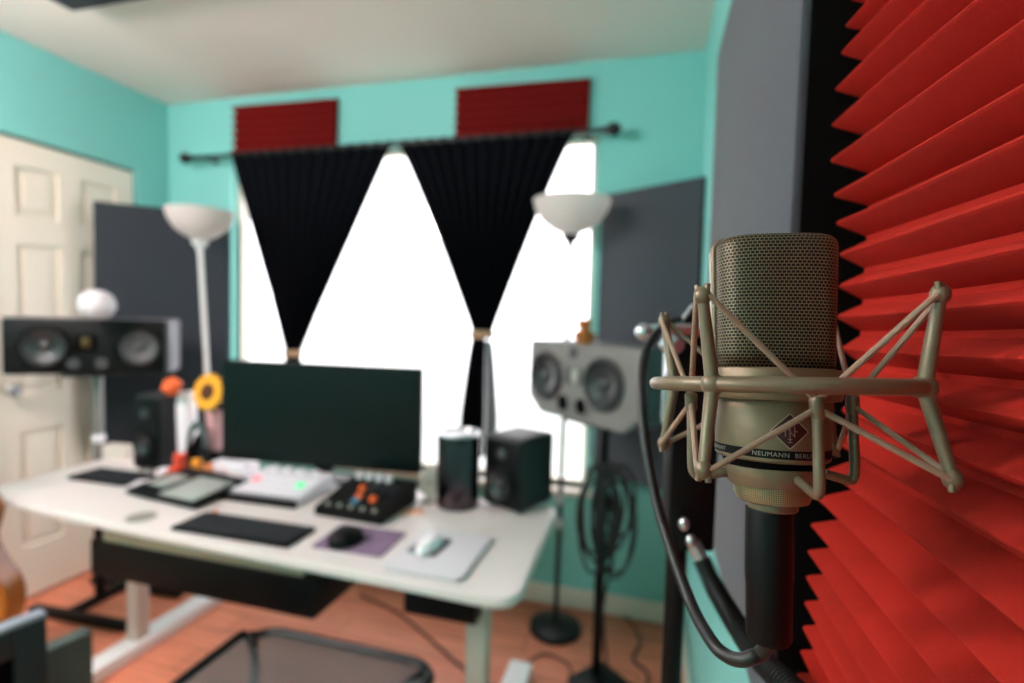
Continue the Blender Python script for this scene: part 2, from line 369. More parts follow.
# ------------------------------------------------------------------ red wedge foam on the right wall
def wall_foam():
    tips = [(858, -55), (856, -27), (852, 0), (847, 27), (842, 54), (835, 90), (830, 125), (829, 160), (833, 194), (837, 222), (841, 253), (840, 285),
            (837, 316), (841, 348), (841, 380), (840, 411), (836, 443), (828, 472), (819, 500), (812, 526), (808, 552), (805, 577),
            (803, 602), (801, 626), (799, 650), (797, 673), (795, 696), (793, 720), (791, 744)]
    T2 = []
    for i, (x1, y1) in enumerate(tips):
        if y1 <= 200: vx = 577
        elif y1 <= 290: vx = 577+(y1-200)/90*12
        elif y1 <= 475: vx = 589+(y1-290)/185*66
        else: vx = 655
        m_ = (y1-335)/(x1-vx); x2 = 1060; y2 = y1+m_*(x2-x1)
        far = Y(x1, y1, .487); near = X(x2, y2, .142)
        dr = near-far; near = far+dr*(.587/(-dr.y))          # carried on to y = -.1
        near.x = min(max(near.x, .112), .15)
        T2.append((far, near))
    bm = MB(); B = bm.bm; rows = []
    prof = []
    NS = 14
    for i, (f_, n_) in enumerate(T2):
        prof.append(('tip', f_, n_))
        if i < len(T2)-1:
            f2, n2 = T2[i+1]; fv = (f_+f2)/2; nv = (n_+n2)/2
            fv.x = nv.x = XR-.0065; fv.y = .487; prof.append(('val', fv, nv))
    for kind, f_, n_ in prof:
        for off in ((.0017, 0, -.0017) if kind == 'tip' else (.002, -.002)):
            row = []
            for k in range(NS+1):
                t_ = k/NS; p = f_.lerp(n_, t_)
                wob = .0012*sin(9*t_+f_.z*31) if kind == 'tip' else 0
                p = V((p.x+wob+(.0014 if off and kind == 'tip' else 0), p.y, p.z+off+(.0012*sin(7*t_+f_.z*17))))
                row.append(B.verts.new(p))
            rows.append(row)
    bf = [B.verts.new((XR-.0015, r[0].co.y, r[0].co.z)) for r in rows]; bn = [B.verts.new((XR-.0015, r[-1].co.y, r[-1].co.z)) for r in rows]
    for i in range(len(rows)-1):
        for k in range(NS): bm.face([rows[i][k], rows[i+1][k], rows[i+1][k+1], rows[i][k+1]])
        bm.face([rows[i][0], bf[i], bf[i+1], rows[i+1][0]]); bm.face([rows[i][-1], rows[i+1][-1], bn[i+1], bn[i]])
        bm.face([bf[i], bn[i], bn[i+1], bf[i+1]])
    bm.face([bf[0]]+rows[0]+[bn[0]]); bm.face([bf[-1]]+rows[-1]+[bn[-1]])
    o = bm.build('wedge_foam', M_foam, ang=50, origin=(XR, .2, 1.2))
    tag(o, 'large bright red wedge foam sheet on right wall behind the microphone', 'acoustic foam')
wall_foam()
def foam_tile(x0, x1, z0, z1, label, roll):
    n = 6; P = []; dz = (z1-z0)/n; w_ = x1-x0
    for i in range(n):
        P += [(0, -.012, i*dz+.001), (0, -.012, i*dz+.003), (0, -.046, i*dz+dz*.46), (0, -.046, i*dz+dz*.54), (0, -.012, (i+1)*dz-.001)]
    P = [(0, 0, 0)]+P+[(0, 0, z1-z0)]
    b = MB().prism([(p[0]-w_/2, p[1], p[2]) for p in P], (w_, 0, 0))
    o = b.build('foam_tile', M_foamtile, smooth=False); o.location = ((x0+x1)/2, YB-.001, z0); o.rotation_euler = (0, roll, 0)
    tag(o, label, 'acoustic foam', 'dark red foam tiles over the window')
foam_tile(-2.165, -1.555, 2.128, 2.39, 'dark red ridged foam tile over the left curtain', .015)
foam_tile(-.915, -.30, 2.128, 2.372, 'dark red ridged foam tile over the right curtain', .015)

# ------------------------------------------------------------------ curtains
RY, RZ = 2.215, 2.113
t = thing('curtain_rod', 'black curtain rod with ball ends across the top of the window', 'curtain rod', (-1.30, RY, RZ))
MB().tube([(-1.07, 0, 0), (1.07, 0, 0)], .011).build('rod', M_blackm, t)
for s_ in (-1, 1):
    MB().lathe([(.011, 0), (.016, .008), (.012, .016), (.024, .03), (.03, .048), (.024, .066), (.008, .078), (.001, .08)], (s_*1.07, 0, 0), mtx=Matrix.Rotation(s_*pi/2, 3, 'Y')).build('finial', M_blackm, t)
    b = MB().tube([(s_*1.0, 0, -.002), (s_*1.0, YB-RY-.006, -.002)], .007); b.box((s_*1.0, YB-RY-.004, -.002), (.03, .008, .026), bev=.002); b.build('bracket', M_blackm, t)
def curtain(x0, x1, tx, tz, tw, z_end, ew, label, bulge, lining):
    t = thing('curtain', label, 'curtain', (tx, RY, tz), 0, 'black curtains tied in the middle')
    NSX, NT = 150, 40; nf = 13
    def surf(ztop, zbot, fx, name, m, y_off=0, smin=0., smax=1.):
        b = MB(); rows = []
        for j in range(NT+1):
            tt = j/NT; row = []
            for i in range(NSX+1):
                s_ = smin+(smax-smin)*i/NSX; x, dy = fx(s_, tt)
                row.append(b.bm.verts.new((x-tx, dy+y_off, ztop+(zbot-ztop)*tt-tz)))
            rows.append(row)
        for j in range(NT):
            for i in range(NSX): b.face([rows[j][i], rows[j][i+1], rows[j+1][i+1], rows[j+1][i]])
        o = b.build(name, m, t); sm = o.modifiers.new('thick', 'SOLIDIFY'); sm.thickness = .003; sm.offset = 0
        return o
    def upper(s_, tt):
        k = tt**bulge
        l = x0+(tx-tw/2-x0)*k; r = x1+(tx+tw/2-x1)*k
        x = l+(r-l)*s_
        amp = .007+.012*sin(pi*min(1, tt*1.1)*.5)
        g_ = .022*(1-abs(2*s_-1)**2)*tt
        return x, amp*sin(2*pi*nf*s_+.8*sin(6*s_))*(1-.15*tt)-g_
    surf(RZ+.015, tz, upper, 'drape', M_curt)
    def lower(s_, tt):
        wd_ = tw+(ew-tw)*min(1, tt*1.5)**.7
        x = tx-wd_*.5+wd_*s_-.012*tt
        return x, .013*sin(2*pi*6*s_)-.02*sin(pi*s_)
    surf(tz, z_end, lower, 'tail', M_curt, 0, 0, .68 if lining else 1)
    if lining: surf(tz-.03, z_end, lower, 'lining', M_lining, .004, .69, 1.)
    MB().lathe([(tw*.5+.006, -.018), (tw*.5+.014, -.01), (tw*.5+.014, .01), (tw*.5+.006, .018)], (0, -.008, -.004), sy=.62, caps=False, seg=28).build('tie_band', M_tie, t)
curtain(-2.13, -1.20, -1.737, 1.112, .072, .70, .15, 'black curtain on the left pinched to a narrow tie above the monitor', 1.0, False)
curtain(-1.185, -.335, -.737, 1.24, .085, .68, .175, 'black curtain on the right tied above a hanging tail with pale lining', .88, True)

# ------------------------------------------------------------------ torchiere lamps
def torchiere(loc, h, lean, m_pole, label, R=.158, base_r=.112, collar=None):
    t = thing('floor_lamp', label, 'floor lamp', loc, 0, 'bowl floor lamps by the window')
    MB().lathe([(base_r, 0), (base_r, .012), (base_r-.006, .022), (base_r*.5, .034), (.02, .042)], seg=40).build('base', M_blackm, t)
    top = V((lean, lean*.3, h-.155))
    MB().tube([(0, 0, .036), top], .0105, 14).build('pole', m_pole, t)
    if collar:
        for z in collar: MB().tube([(lean*z/h, 0, z-.02), (lean*z/h, 0, z+.02)], .014, 14).build('collar', M_silver, t)
    MB().lathe([(.010, -.03), (.014, 0), (.03, .012), (.036, .03)], top-V((0, 0, .015))).build('socket_cup', m_pole, t)
    zb = h-.135
    pr = [(r_*R/.158, z_) for r_, z_ in [(.03, 0), (.075, .018), (.118, .05), (.146, .092), (.158, .135), (.152, .135), (.14, .094), (.112, .054), (.07, .024), (.03, .008)]]
    MB().lathe(pr, (lean, lean*.3, zb), seg=48, caps=False).build('bowl_shade', M_bowl, t)
    return t
torchiere((-.345, 2.11, 0), 1.80, .012, M_blackm, 'black floor lamp with white bowl beside the right curtain', collar=(.56, .46))
pL = D(212, 240, 2.42)
torchiere((pL.x+.035, pL.y, 0), 1.775, -.08, M_whitem, 'white floor lamp with white bowl before the left corner panel', R=.143)

# ------------------------------------------------------------------ loudspeakers
RXm = Matrix.Rotation(pi/2, 3, 'X')       # lathe axis to -Y (towards the listener)
def driver(t, x, z, yf, r, mcone, mring=M_black, stretch=1):
    ring = MB().lathe([(r*1.14, 0), (r*1.15, .008), (r*1.04, .015), (r*.99, .012), (r*.98, 0)], (x, yf, z), mtx=RXm, seg=40, sx=stretch, caps=False).build('woofer', mring, t)
    MB().lathe([(r*.985, .008), (r*.93, .017), (r*.86, .016), (r*.80, .010)], (x, yf, z), mtx=RXm, seg=40, caps=False, sx=stretch).build('surround', M_rubber, ring)
    MB().lathe([(r*.80, .011), (r*.55, .006), (r*.30, .001)], (x, yf, z), mtx=RXm, seg=40, caps=False, sx=stretch).build('cone', mcone, ring)
    MB().lathe([(r*.32, .0005), (r*.27, .006), (r*.15, .0105), (.001, .012)], (x, yf, z), mtx=RXm, seg=32, sx=stretch, caps=False).build('dust_cap', mcone, ring)
# grey speaker on the right stand
pl_, pr_ = D(530, 376, 2.01), D(643, 389, 1.56)
ev = V((pr_.x-pl_.x, pr_.y-pl_.y, 0)); W = ev.length; rzR = atan2(ev.y, ev.x); cm = (pl_+pr_)/2; HH = .272; DEP = .29
bk = V((-sin(rzR), cos(rzR), 0)); cm = cm+bk*(DEP/2)
zR = cm.z-HH/2-.004
t = thing('studio_speaker', 'grey wide studio speaker lying sideways on the stand before the window', 'speaker', (cm.x, cm.y, zR), rzR)
b = MB(); c_ = .07
P = [(-W/2, -DEP/2, .055), (-W/2+c_, -DEP/2, 0), (W/2-c_, -DEP/2, 0), (W/2, -DEP/2, .055), (W/2, -DEP/2, HH), (-W/2, -DEP/2, HH)]
P = [(x, y+.018, z) for x, y, z in P]
b.prism(P, (0, DEP-.018, 0), bev=.006); b.build('cabinet', M_greyd, t)
bf = MB(); bf.prism([(x, -DEP/2-.004, z) for x, y, z in P], (0, .022, 0), bev=.005)
bf.build('baffle', M_grey, t)
yf = -DEP/2-.005
for x in (-W*.31, W*.215): driver(t, x, HH*.53, yf, .079, M_cone, M_greyd)
MB().box((-W*.045, yf-.002, HH*.58), (.075, .006, .06), bev=.003).build('tweeter', M_greyd, t)
MB().box((.012-W*.045, yf-.005, HH*.58), (.034, .006, .05), bev=.002).build('tweeter_ribbon', M_domegrey, t)
MB().lathe([(.020, 0), (.022, .004), (.014, .006), (.001, .006)], (-.004-W*.045, yf+.001, HH*.88), mtx=RXm).build('status_light', M_greyd, t)
for x in (-.046-W*.05, .046-W*.05):
    p = MB().lathe([(.038, 0), (.04, .006), (.031, .008), (.027, .002), (.027, 0)], (x, yf, HH*.205), mtx=RXm, sx=1., sy=1.05, caps=False).build('port', M_grey, t)
    MB().lathe([(.0275, .0015), (.001, .001)], (x, yf, HH*.205), mtx=RXm, sy=1.05).build('port_hole', M_matte, p)
rc = cm+bk*.0
# right stand
bx, by = rc.x-.005, rc.y-.03
t = thing('speaker_stand', 'black speaker stand carrying the grey speaker with coiled cable hung on it', 'speaker stand', (bx, by, 0), rzR, 'speaker stands')
MB().box((.045, -.02, .011), (.17, .17, .022), bev=.004).build('base_plate', M_blackm, t)
MB().tube([(0, 0, .02), (0, 0, zR-.012)], .0175, 18).build('pole', M_black, t)
MB().lathe([(.028, 0), (.028, .05), (.022, .06)], (0, 0, .62)).build('clutch', M_black, t)
MB().box((0, 0, zR-.007), (.22, .2, .012), bev=.003).build('top_plate', M_blackm, t)
# figurine on the grey speaker
fp = D(584, 341, 1.78)
t = thing('figurine', 'small orange brown figurine standing on the grey speaker', 'figurine', (fp.x, fp.y, zR+HH), .5); t.scale = (1.75, 1.75, 1.2)
b = MB().lathe([(.012, 0), (.017, .004), (.015, .02), (.017, .03), (.011, .042), (.006, .046)], seg=20, sy=.8)
b.build('body', mat('figure_amber', '#B4641F', .5, var=.2, scale=50), t)
MB().ball((0, 0, .056), .0145, (1, .9, 1.05)).build('head', mat('figure_amber', '#B4641F'), t)
for s_ in (-1, 1):
    MB().tube([(s_*.013, 0, .034), (s_*.021, -.004, .022), (s_*.016, -.012, .014)], .0045, 10).build('arm', mat('figure_amber', '#B4641F'), t)
    MB().ball((s_*.009, 0, .067), .0045).build('ear', mat('figure_amber', '#B4641F'), t)

# black speaker on the left stand
cL = V((-2.268, 1.612, 0)); rzL = atan2(.6, .8); W2, H2, D2 = .58, .236, .20
zL = 1.03
bkL = V((-sin(rzL), cos(rzL), 0)); cc = cL+bkL*(D2/2)
t = thing('studio_speaker', 'black wide studio speaker lying sideways on the stand before the white door', 'speaker', (cc.x, cc.y, zL), rzL)
MB().box((0, .006, H2/2), (W2, D2-.012, H2), bev=.012).build('cabinet', mat('cabinet_graphite', '#77777F', .45, var=.06, scale=20), t)
MB().box((-.004, -D2/2+.004, H2/2), (W2-.03, .018, H2-.006), bev=.006).build('baffle', M_black, t)
yf = -D2/2-.005
driver(t, -W2*.245, H2*.5, yf, .080, M_cone, M_black); driver(t, W2*.31, H2*.5, yf, .080, M_alu, M_black)
MB().box((-.006, yf-.002, H2*.56), (.075, .006, .07), bev=.003).build('tweeter', M_matte, t)
MB().box((-.006, yf-.005, H2*.57), (.032, .006, .04), bev=.002).build('tweeter_ribbon', M_gold, t)
for x in (-.05, .045): MB().lathe([(.021, 0), (.023, .004), (.017, .005), (.016, .001), (.001, .0)], (x, yf, H2*.2), mtx=RXm).build('port', M_greyd, t)
sb = cc-bkL*.0
t = thing('speaker_stand', 'black and silver speaker stand beside the left end of the desk', 'speaker stand', (sb.x, sb.y, 0), .05, 'speaker stands')
MB().tube([(0, 0, .03), (0, 0, .50)], .022, 18).build('lower_pole', M_black, t)
MB().tube([(0, 0, .50), (0, 0, zL-.01)], .019, 18).build('upper_pole', mat('pole_grey', '#8E8C8A', .35, metal=.5), t)
MB().lathe([(.020, 0), (.024, .006), (.024, .028), (.020, .034)], (0, 0, .72)).build('collar', M_white, t)
MB().box((0, 0, zL-.006), (.2, .2, .01), rz=rzL, bev=.003).build('top_plate', M_blackm, t)
b = MB()
b.box((.06, -.14, .017), (.5, .035, .034), bev=.004); b.build('foot', M_black, t)
MB().box((.06, .12, .017), (.5, .035, .034), bev=.004).build('foot', M_black, t)
MB().box((0, -.01, .019), (.04, .26, .03), bev=.004).build('foot_bar', M_black, t)
bp_ = D(98, 305, 2.07)
o = MB().lathe([(.001, 0), (.027, .002), (.05, .016), (.062, .042), (.063, .063), (.055, .088), (.037, .107), (.016, .115), (.001, .117)], seg=32).build('desk_globe', mat('globe_white', '#D2CCD0', .45, var=.02))
o.location = (cc.x-.0, cc.y-.07, zL+H2+.001); o.location.x = bp_.x-.005; o.location.y = bp_.y+.0
tag(o, 'round white globe sitting on top of the black wide speaker', 'globe')

# ------------------------------------------------------------------ desk
DH, DT = .66, .026
t = thing('desk', 'white standing desk with grey legs under the window', 'desk', (-1.25, 1.45, 0))
org = V((-1.25, 1.45, 0))
outline = [V((-2.25, 1.222, 0)), V((-1.62, 1.165, 0)), V((-.275, 1.118, 0)), V((-.29, 1.755, 0)), V((-2.27, 1.755, 0))]
def round_poly(P, rads, n=7):
    out = []
    for i, p in enumerate(P):
        a, c = P[i-1], P[(i+1) % len(P)]; r = rads[i]
        if r == 0: out.append(p); continue
        d1, d2 = (a-p).normalized(), (c-p).normalized(); s_, e_ = p+d1*r, p+d2*r
        for k in range(n+1):
            q = k/n; out.append(s_*(1-q)**2+p*2*q*(1-q)+e_*q*q)
    return out
op = round_poly(outline, [.05, .2, .075, .05, .05])
MB().prism([p-org+V((0, 0, DH-DT)) for p in op], (0, 0, DT-.0006), bev=.006).build('desktop', M_desk, t)
legs = [(-1.86, 1.49), (-.415, 1.275)]
for x, y in legs:
    b = MB().box((x-org.x, y-org.y, .33), (.055, .05, .56), bev=.005); b.build('leg', mat('leg_grey', '#BDB8B0', .4, metal=.1), t)
    MB().box((x-org.x, (1.44 if x > -1 else 1.53)-org.y, .025), (.085, .72, .05), bev=.008).build('foot', M_whitem, t)
MB().box((0, 1.43-org.y, DH-DT-.022), (1.5, .06, .04)).build('crossbar', M_blackm, t)
MB().lathe([(.042, 0), (.042, .002), (.036, .003), (.001, .003)], (-1.522-org.x, 1.232-org.y, DH-.0005), sx=1.0).build('cable_grommet', mat('grommet_grey', '#8B877D', .5), t)
MB().box((-.50-org.x, 1.24-org.y, .585), (.20, .08, .098), bev=.006).build('control_box', M_black, t)
dw = MB().box((-1.292-org.x, 1.33-org.y, .515), (.83, .24, .115), bev=.005).build('keyboard_drawer', M_black, t)
MB().box((-1.29-org.x, 1.255-org.y, .603), (.74, .08, .061), bev=.003).build('front_rail', M_deskedge, dw)
for s_ in (-1, 1): MB().box((-1.305-org.x+s_*.41, 1.36-org.y, .603), (.02, .12, .061)).build('hanger', M_black, dw)

# ------------------------------------------------------------------ on the desk
def rect(q, z=DH):
    p = [Z(a, b, z) for a, b in q]; c = sum(p, V((0, 0, 0)))/4
    e = ((p[1]-p[0])+(p[2]-p[3]))/2; w_ = e.length; rz = atan2(e.y, e.x)
    n = V((-sin(rz), cos(rz), 0)); d_ = (((p[3]-p[0])+(p[2]-p[1]))/2).dot(n)
    return c, w_, d_, rz
def keyboard(q, label, m_body, th=.012, rows=5, colsn=15):
    c, w_, d_, rz = rect(q)
    t = thing('keyboard', label, 'keyboard', (c.x, c.y, DH), rz)
    MB().box((0, 0, th/2), (w_, d_, th), bev=.003).build('case', m_body, t)
    b = MB(); pw = (w_-.014)/colsn; pd = (d_-.012)/rows
    for i in range(colsn):
        for j in range(rows):
            if j == 0 and 3 < i < 9: continue
            b.box((-w_/2+.007+pw*(i+.5), -d_/2+.006+pd*(j+.5), th+.0015), (pw*.82, pd*.82, .004))
    b.box((-w_/2+.007+pw*6.5, -d_/2+.006+pd*.5, th+.0015), (pw*4.8, pd*.82, .004))
    b.build('key_block', M_key, t, smooth=False)
    return t, w_, d_
keyboard([(70, 480), (126, 487), (154, 477), (99, 469)], 'dark keyboard at the far left end of the desk', M_black, rows=4, colsn=14)
kb, kw, kd = keyboard([(171, 531), (290, 549), (313, 531), (206, 514)], 'black slim keyboard at the front of the desk', M_black, rows=6, colsn=17)
cst = MB().lathe([(.005, 0), (.008, .003), (.006, .012), (.001, .015)]).build('orange_bead', M_orange); p = Z(212, 515, DH); cst.location = (p.x, p.y+.012, DH)
tag(cst, 'tiny orange bead behind the corner of the black slim keyboard', 'bead')
# control surface with a grey screen
c, w_, d_, rz = rect([(132, 497), (202, 512), (243, 490), (178, 476)])
t = thing('control_surface', 'black control surface with a large pale grey screen left of the keyboard', 'controller', (c.x, c.y, DH), rz)
mt = Matrix.Rotation(.10, 3, 'X')
MB().box((0, 0, .022), (w_, d_, .018), bev=.003, mtx=mt).build('case', M_black, t)
MB().box((.065, -.018, .0325), (.165, d_*.74, .004), bev=.002, mtx=mt).build('screen', M_pad, t)
MB().box((-.095, -.005, .0335), (.085, d_*.45, .004), bev=.002, mtx=mt).build('touch_pad', M_pad, t)
b = MB()
for i in range(12): b.box((-w_/2+.03+i*(w_-.06)/11, d_*.42, .045), (.02, .016, .008), bev=.002)
b.build('key_row', M_key, t)
MB().box((0, .05, .008), (w_*.8, .04, .016)).build('rear_foot', M_black, t)
o = MB().box((0, 0, .004), (.07, .11, .008), bev=.002).build('notepad', M_white); p = Z(142, 486, DH); o.location = (p.x, p.y, DH+.0005); o.rotation_euler = (0, 0, .5)
tag(o, 'small white notepad beside the dark left keyboard', 'notepad')
o = MB().lathe([(.012, 0), (.022, .006), (.026, .018), (.024, .02), (.018, .009), (.001, .006)]).build('small_dish', M_white); p = Z(163, 474, DH); o.location = (p.x, p.y, DH)
tag(o, 'small white dish behind the grey screen controller', 'dish')
# white pad controller
c, w_, d_, rz = rect([(235, 500.3), (306, 508.5), (327, 487), (257, 478)])
t = thing('pad_controller', 'white pad controller with green light under the monitor', 'controller', (c.x, c.y, DH), rz)
hw, hd = w_/2, d_/2
MB().prism([(-hw, -hd, 0), (-hw, hd, 0), (-hw, hd, .055), (-hw, -hd, .022)], (w_, 0, 0), bev=.003).build('case', mat('controller_white', '#D9D4DC', .4, var=.04), t)
MB().box((0, -hd-.008, .012), (w_, .016, .022), bev=.002).build('front_edge', M_black, t)
tilt = Matrix.Rotation(atan2(.033, d_), 3, 'X')
def zt(y): return .022+.033*(y+hd)/d_
b = MB(); b2 = MB()
for i in range(9):
    for j in range(4):
        y = -hd+.03+j*d_*.17; b.box((-hw+.03+i*(w_-.06)/8, y, zt(y)+.002), (.021, d_*.11, .006), mtx=tilt)
for i in range(14):
    b2.box((-hw+.015+i*(w_-.03)/13, -hd+.008, zt(-hd+.008)+.001), (.008, .012, .004), mtx=tilt)
b.build('pad_grid', M_white, t, smooth=False); b2.build('slot_row', M_key, t, smooth=False)
for i in range(4):
    y = hd-.03; MB().lathe([(.014, 0), (.014, .012), (.011, .018), (.001, .019)], (-hw+.06+i*(w_-.12)/3, y, zt(y))).build('knob', M_white, t)
for x, y, m in ((.10, -.015, M_mesh_lt), (-.11, -.005, M_pink_lt)):
    MB().box((x*w_/.33, y, zt(y)+.006), (.024, .03, .006), bev=.002, mtx=tilt).build('lit_pad', m, t)
# white slim audio box behind
c2 = Z(262, 468, DH)
t = thing('audio_interface', 'white slim audio box behind the white pad controller', 'audio interface', (-1.588, 1.682, DH), .03)
MB().box((0, 0, .03), (.15, .09, .05), bev=.006).build('case', M_white, t)
for i in range(5): MB().lathe([(.008, 0), (.008, .01), (.001, .012)], (-.05+.025*i, -.045, .032), mtx=RXm).build('knob', M_white, t)
for s_ in (-1, 1): MB().box((s_*.055, 0, .003), (.02, .06, .006)).build('rubber_foot', M_rubber, t)
# black mixer
c, w_, d_, rz = rect([(321, 517), (388, 527), (412, 501), (349, 491)])
t = thing('dj_mixer', 'black mixer with orange buttons before the monitor', 'mixer', (c.x, c.y, DH), rz)
hw, hd = w_/2, d_/2
MB().prism([(-hw, -hd, 0), (-hw, hd, 0), (-hw, hd, .075), (-hw, -hd, .03)], (w_, 0, 0), bev=.004).build('case', M_black, t)
def zm(y): return .03+.045*(y+hd)/d_
tl = Matrix.Rotation(atan2(.045, d_), 3, 'X')
for x, y, m in ((-.03, .015, M_orange), (-.012, -.03, M_orange), (.045, -.038, M_orange), (-.005, -.062, mat('blue_button', '#4A86A8', .5))):
    MB().lathe([(.013, 0), (.013, .008), (.010, .012), (.001, .012)], (x, y, zm(y)-.001), mtx=tl).build('button', m, t)
for i in range(4):
    y = hd-.03; MB().lathe([(.012, 0), (.012, .016), (.009, .02), (.001, .02)], (-hw+.035+i*.04, y, zm(y)-.001), mtx=tl).build('knob', M_white, t)
for i in range(5):
    y = -hd+.02; MB().lathe([(.007, 0), (.007, .008), (.001, .009)], (-hw+.04+i*(w_-.08)/4, y, zm(y)-.001), mtx=tl).build('small_knob', M_domegrey, t)
for i in range(4):
    y = .03; MB().lathe([(.009, 0), (.009, .014), (.001, .015)], (.01+i*.026, y, zm(y)-.001), mtx=tl).build('dial', M_key, t)
for i in range(3): MB().box((.02+i*.035, -.005, zm(-.005)+.004), (.012, .02, .012), mtx=tl, bev=.002).build('fader', M_key, t)
# small paper, mouse mat, mice
p = Z(405, 511, DH); o = MB().box((0, 0, .0015), (.07, .045, .003)).build('paper_card', mat('card_peach', '#E7B08C', .8, var=.2, scale=20)); o.location = (p.x+.03, p.y, DH); o.rotation_euler = (0, 0, .4)
tag(o, 'small peach card lying right of the black mixer', 'card')
c, w_, d_, rz = rect([(312, 548), (384, 558), (404, 533), (341, 524)])
o = MB().prism(rrect(w_, d_, .012), (0, 0, .003)).build('mouse_mat', M_purple); o.location = (c.x, c.y, DH); o.rotation_euler = (0, 0, rz)
tag(o, 'mottled purple mouse mat under the black mouse', 'mouse mat')
def mouse(px, py, z0, L, W_, rz, m, label, hh=.034):
    p = Z(px, py, z0); t = thing('computer_mouse', label, 'mouse', (p.x, p.y, z0), rz)
    b = MB(); rings = []
    NU, NV = 24, 8
    for j in range(NV+1):
        q = j/NV
        ring = []
        for i in range(NU):
            a = 2*pi*i/NU; rr = cos(q*pi/2)**.7 if q < 1 else 0.001
            x = W_/2*cos(a)*rr*(1-.1*sin(a)); y = L/2*sin(a)*rr-.06*L*q; ring.append(b.bm.verts.new((x, y, .002+hh*sin(q*pi/2))))
        rings.append(ring)
    for u, v in zip(rings, rings[1:]):
        for i in range(NU): b.face([u[i], u[(i+1) % NU], v[(i+1) % NU], v[i]])
    b.face(rings[0][::-1]); b.face(rings[-1]); b.build('shell', m, t)
    MB().tube([(0, L*.25, hh*.8), (0, L*.31, hh*.74)], .004, 10).build('scroll_wheel', M_greyd, t)
    MB().box((0, 0, .001), (W_*.6, L*.6, .002)).build('glide_foot', M_rubber, t)
mouse(347, 542, DH+.003, .115, .085, -.35, M_black, 'black rounded mouse on the purple mat', .042)
c, w_, d_, rz = rect([(383, 567), (463, 581), (492, 536), (422, 526)], DH+.01)
o = MB().prism(rrect(w_, d_, .02), (0, 0, .012), bev=.003).build('desk_tray', M_tray); o.location = (c.x, c.y, DH); o.rotation_euler = (0, 0, rz)
tag(o, 'pale lilac flat tray under the white mouse at right end of desk', 'tray')
p = Z(430, 546, DH+.012); o = MB().prism(rrect(.085, .11, .008), (0, 0, .003)).build('mouse_pad', M_slate); o.location = (p.x, p.y, DH+.0125); o.rotation_euler = (0, 0, -.08)
tag(o, 'small slate pad between the white mouse and pale tray', 'mouse mat')
mouse(430, 546, DH+.0155, .125, .058, -.05, mat('mouse_white', '#EFEDEF', .25), 'white slim mouse on the pale tray', .026)
# monitor
ml, mr_ = D(222, 410, 2.035), D(421, 425, 1.905); e = V((mr_.x-ml.x, mr_.y-ml.y, 0)); mw = e.length; rz = atan2(e.y, e.x); mc = (ml+mr_)/2
mtop = D(320, 364, 1.95).z; mz0 = DH+.065
t = thing('computer_monitor', 'large black monitor with a dark screen standing before the window', 'monitor', (mc.x, mc.y, DH), rz)
mh = mtop-mz0
MB().box((0, .012, mz0-DH+mh/2), (mw, .03, mh), bev=.006).build('housing', M_black, t)
MB().box((0, -.0045, mz0-DH+mh/2+.004), (mw-.012, .004, mh-.02)).build('screen', M_screen, t, smooth=False)
MB().box((0, .045, .16), (.07, .03, .26), bev=.006).build('neck', M_black, t)
MB().prism([V((q.x, q.y+.045, 0)) for q in rrect(.24, .09, .03)], (0, 0, .012), bev=.003).build('stand_base', M_black, t)
# canister
cr = .078; cr = .075; ca = Y(462, 480, 1.66); ca.y = 1.66-cr*.75
t = thing('metal_canister', 'polished dark metal canister beside the black cube speaker', 'canister', (ca.x-.014, ca.y+cr*.75, DH))
hc = .25
MB().lathe([(cr*.92, 0), (cr, .006), (cr, hc-.008), (cr*.97, hc)], seg=48, caps=True).build('body', M_chrome, t)
MB().lathe([(cr*.98, hc-.001), (cr*.98, hc+.006), (cr*.88, hc+.008), (cr*.8, hc-.002), (cr*.8, hc-.001)], seg=48, caps=False).build('rim', M_silver, t)
MB().lathe([(cr*.8, hc-.001), (cr*.5, hc+.002), (.001, hc+.002)], seg=40).build('lid', M_tray, t)
# grey rounded gadget
p = Z(432, 503, DH)
t = thing('desk_gadget', 'small grey rounded gadget on a foot left of the metal canister', 'gadget', (p.x-.017, p.y+.02, DH), .15); t.scale = (1.2, 1.2, 1.1)
MB().lathe([(.030, 0), (.030, .005), (.012, .010), (.008, .03)]).build('foot', M_domegrey, t)
MB().prism([V((x, -.012, z)) for x, z in [(.032*cos(a_*pi/10)*1.0, .068+.034*sin(a_*pi/10)) for a_ in range(11)]+[(-.032, .03), (-.022, .02), (.022, .02), (.032, .03)]], (0, .024, 0), bev=.005).build('body', M_domegrey, t)
MB().lathe([(.014, 0), (.014, .003), (.001, .003)], (0, -.012, .065), mtx=RXm).build('lens', mat('lens_grey', '#8C8B82', .3), t)
# black desk speakers
def desk_speaker(loc, rz, w_, d_, h, label):
    t = thing('desk_speaker', label, 'speaker', loc, rz, 'small black desk speakers')
    P = [(-w_/2, -d_/2+.012, 0), (w_/2, -d_/2+.012, 0), (w_/2, d_/2, 0), (-w_/2, d_/2, 0)]
    b = MB().box((0, 0, h/2+.004), (w_, d_-.02, h-.008), bev=.016, seg=3); b.build('cabinet', mat('cabinet_black', '#14171A', .55, var=.12, bump=.15, bscale=300), t)
    MB().box((0, -d_/2+.006, h/2+.002), (w_-.012, .014, h-.022), bev=.006).build('grille', M_black, t)
    driver(t, 0, h*.36, -d_/2-.001, w_*.34, M_cone, M_black)
    MB().lathe([(.02, 0), (.022, .004), (.012, .005), (.008, .009), (.001, .010)], (0, -d_/2-.001, h*.76), mtx=RXm).build('tweeter', M_cone, t)
    for sx in (-1, 1):
        for sy in (-1, 1): MB().lathe([(.01, 0), (.01, .006)], (sx*w_*.36, sy*d_*.34, 0), seg=12).build('rubber_foot', M_rubber, t)
    return t
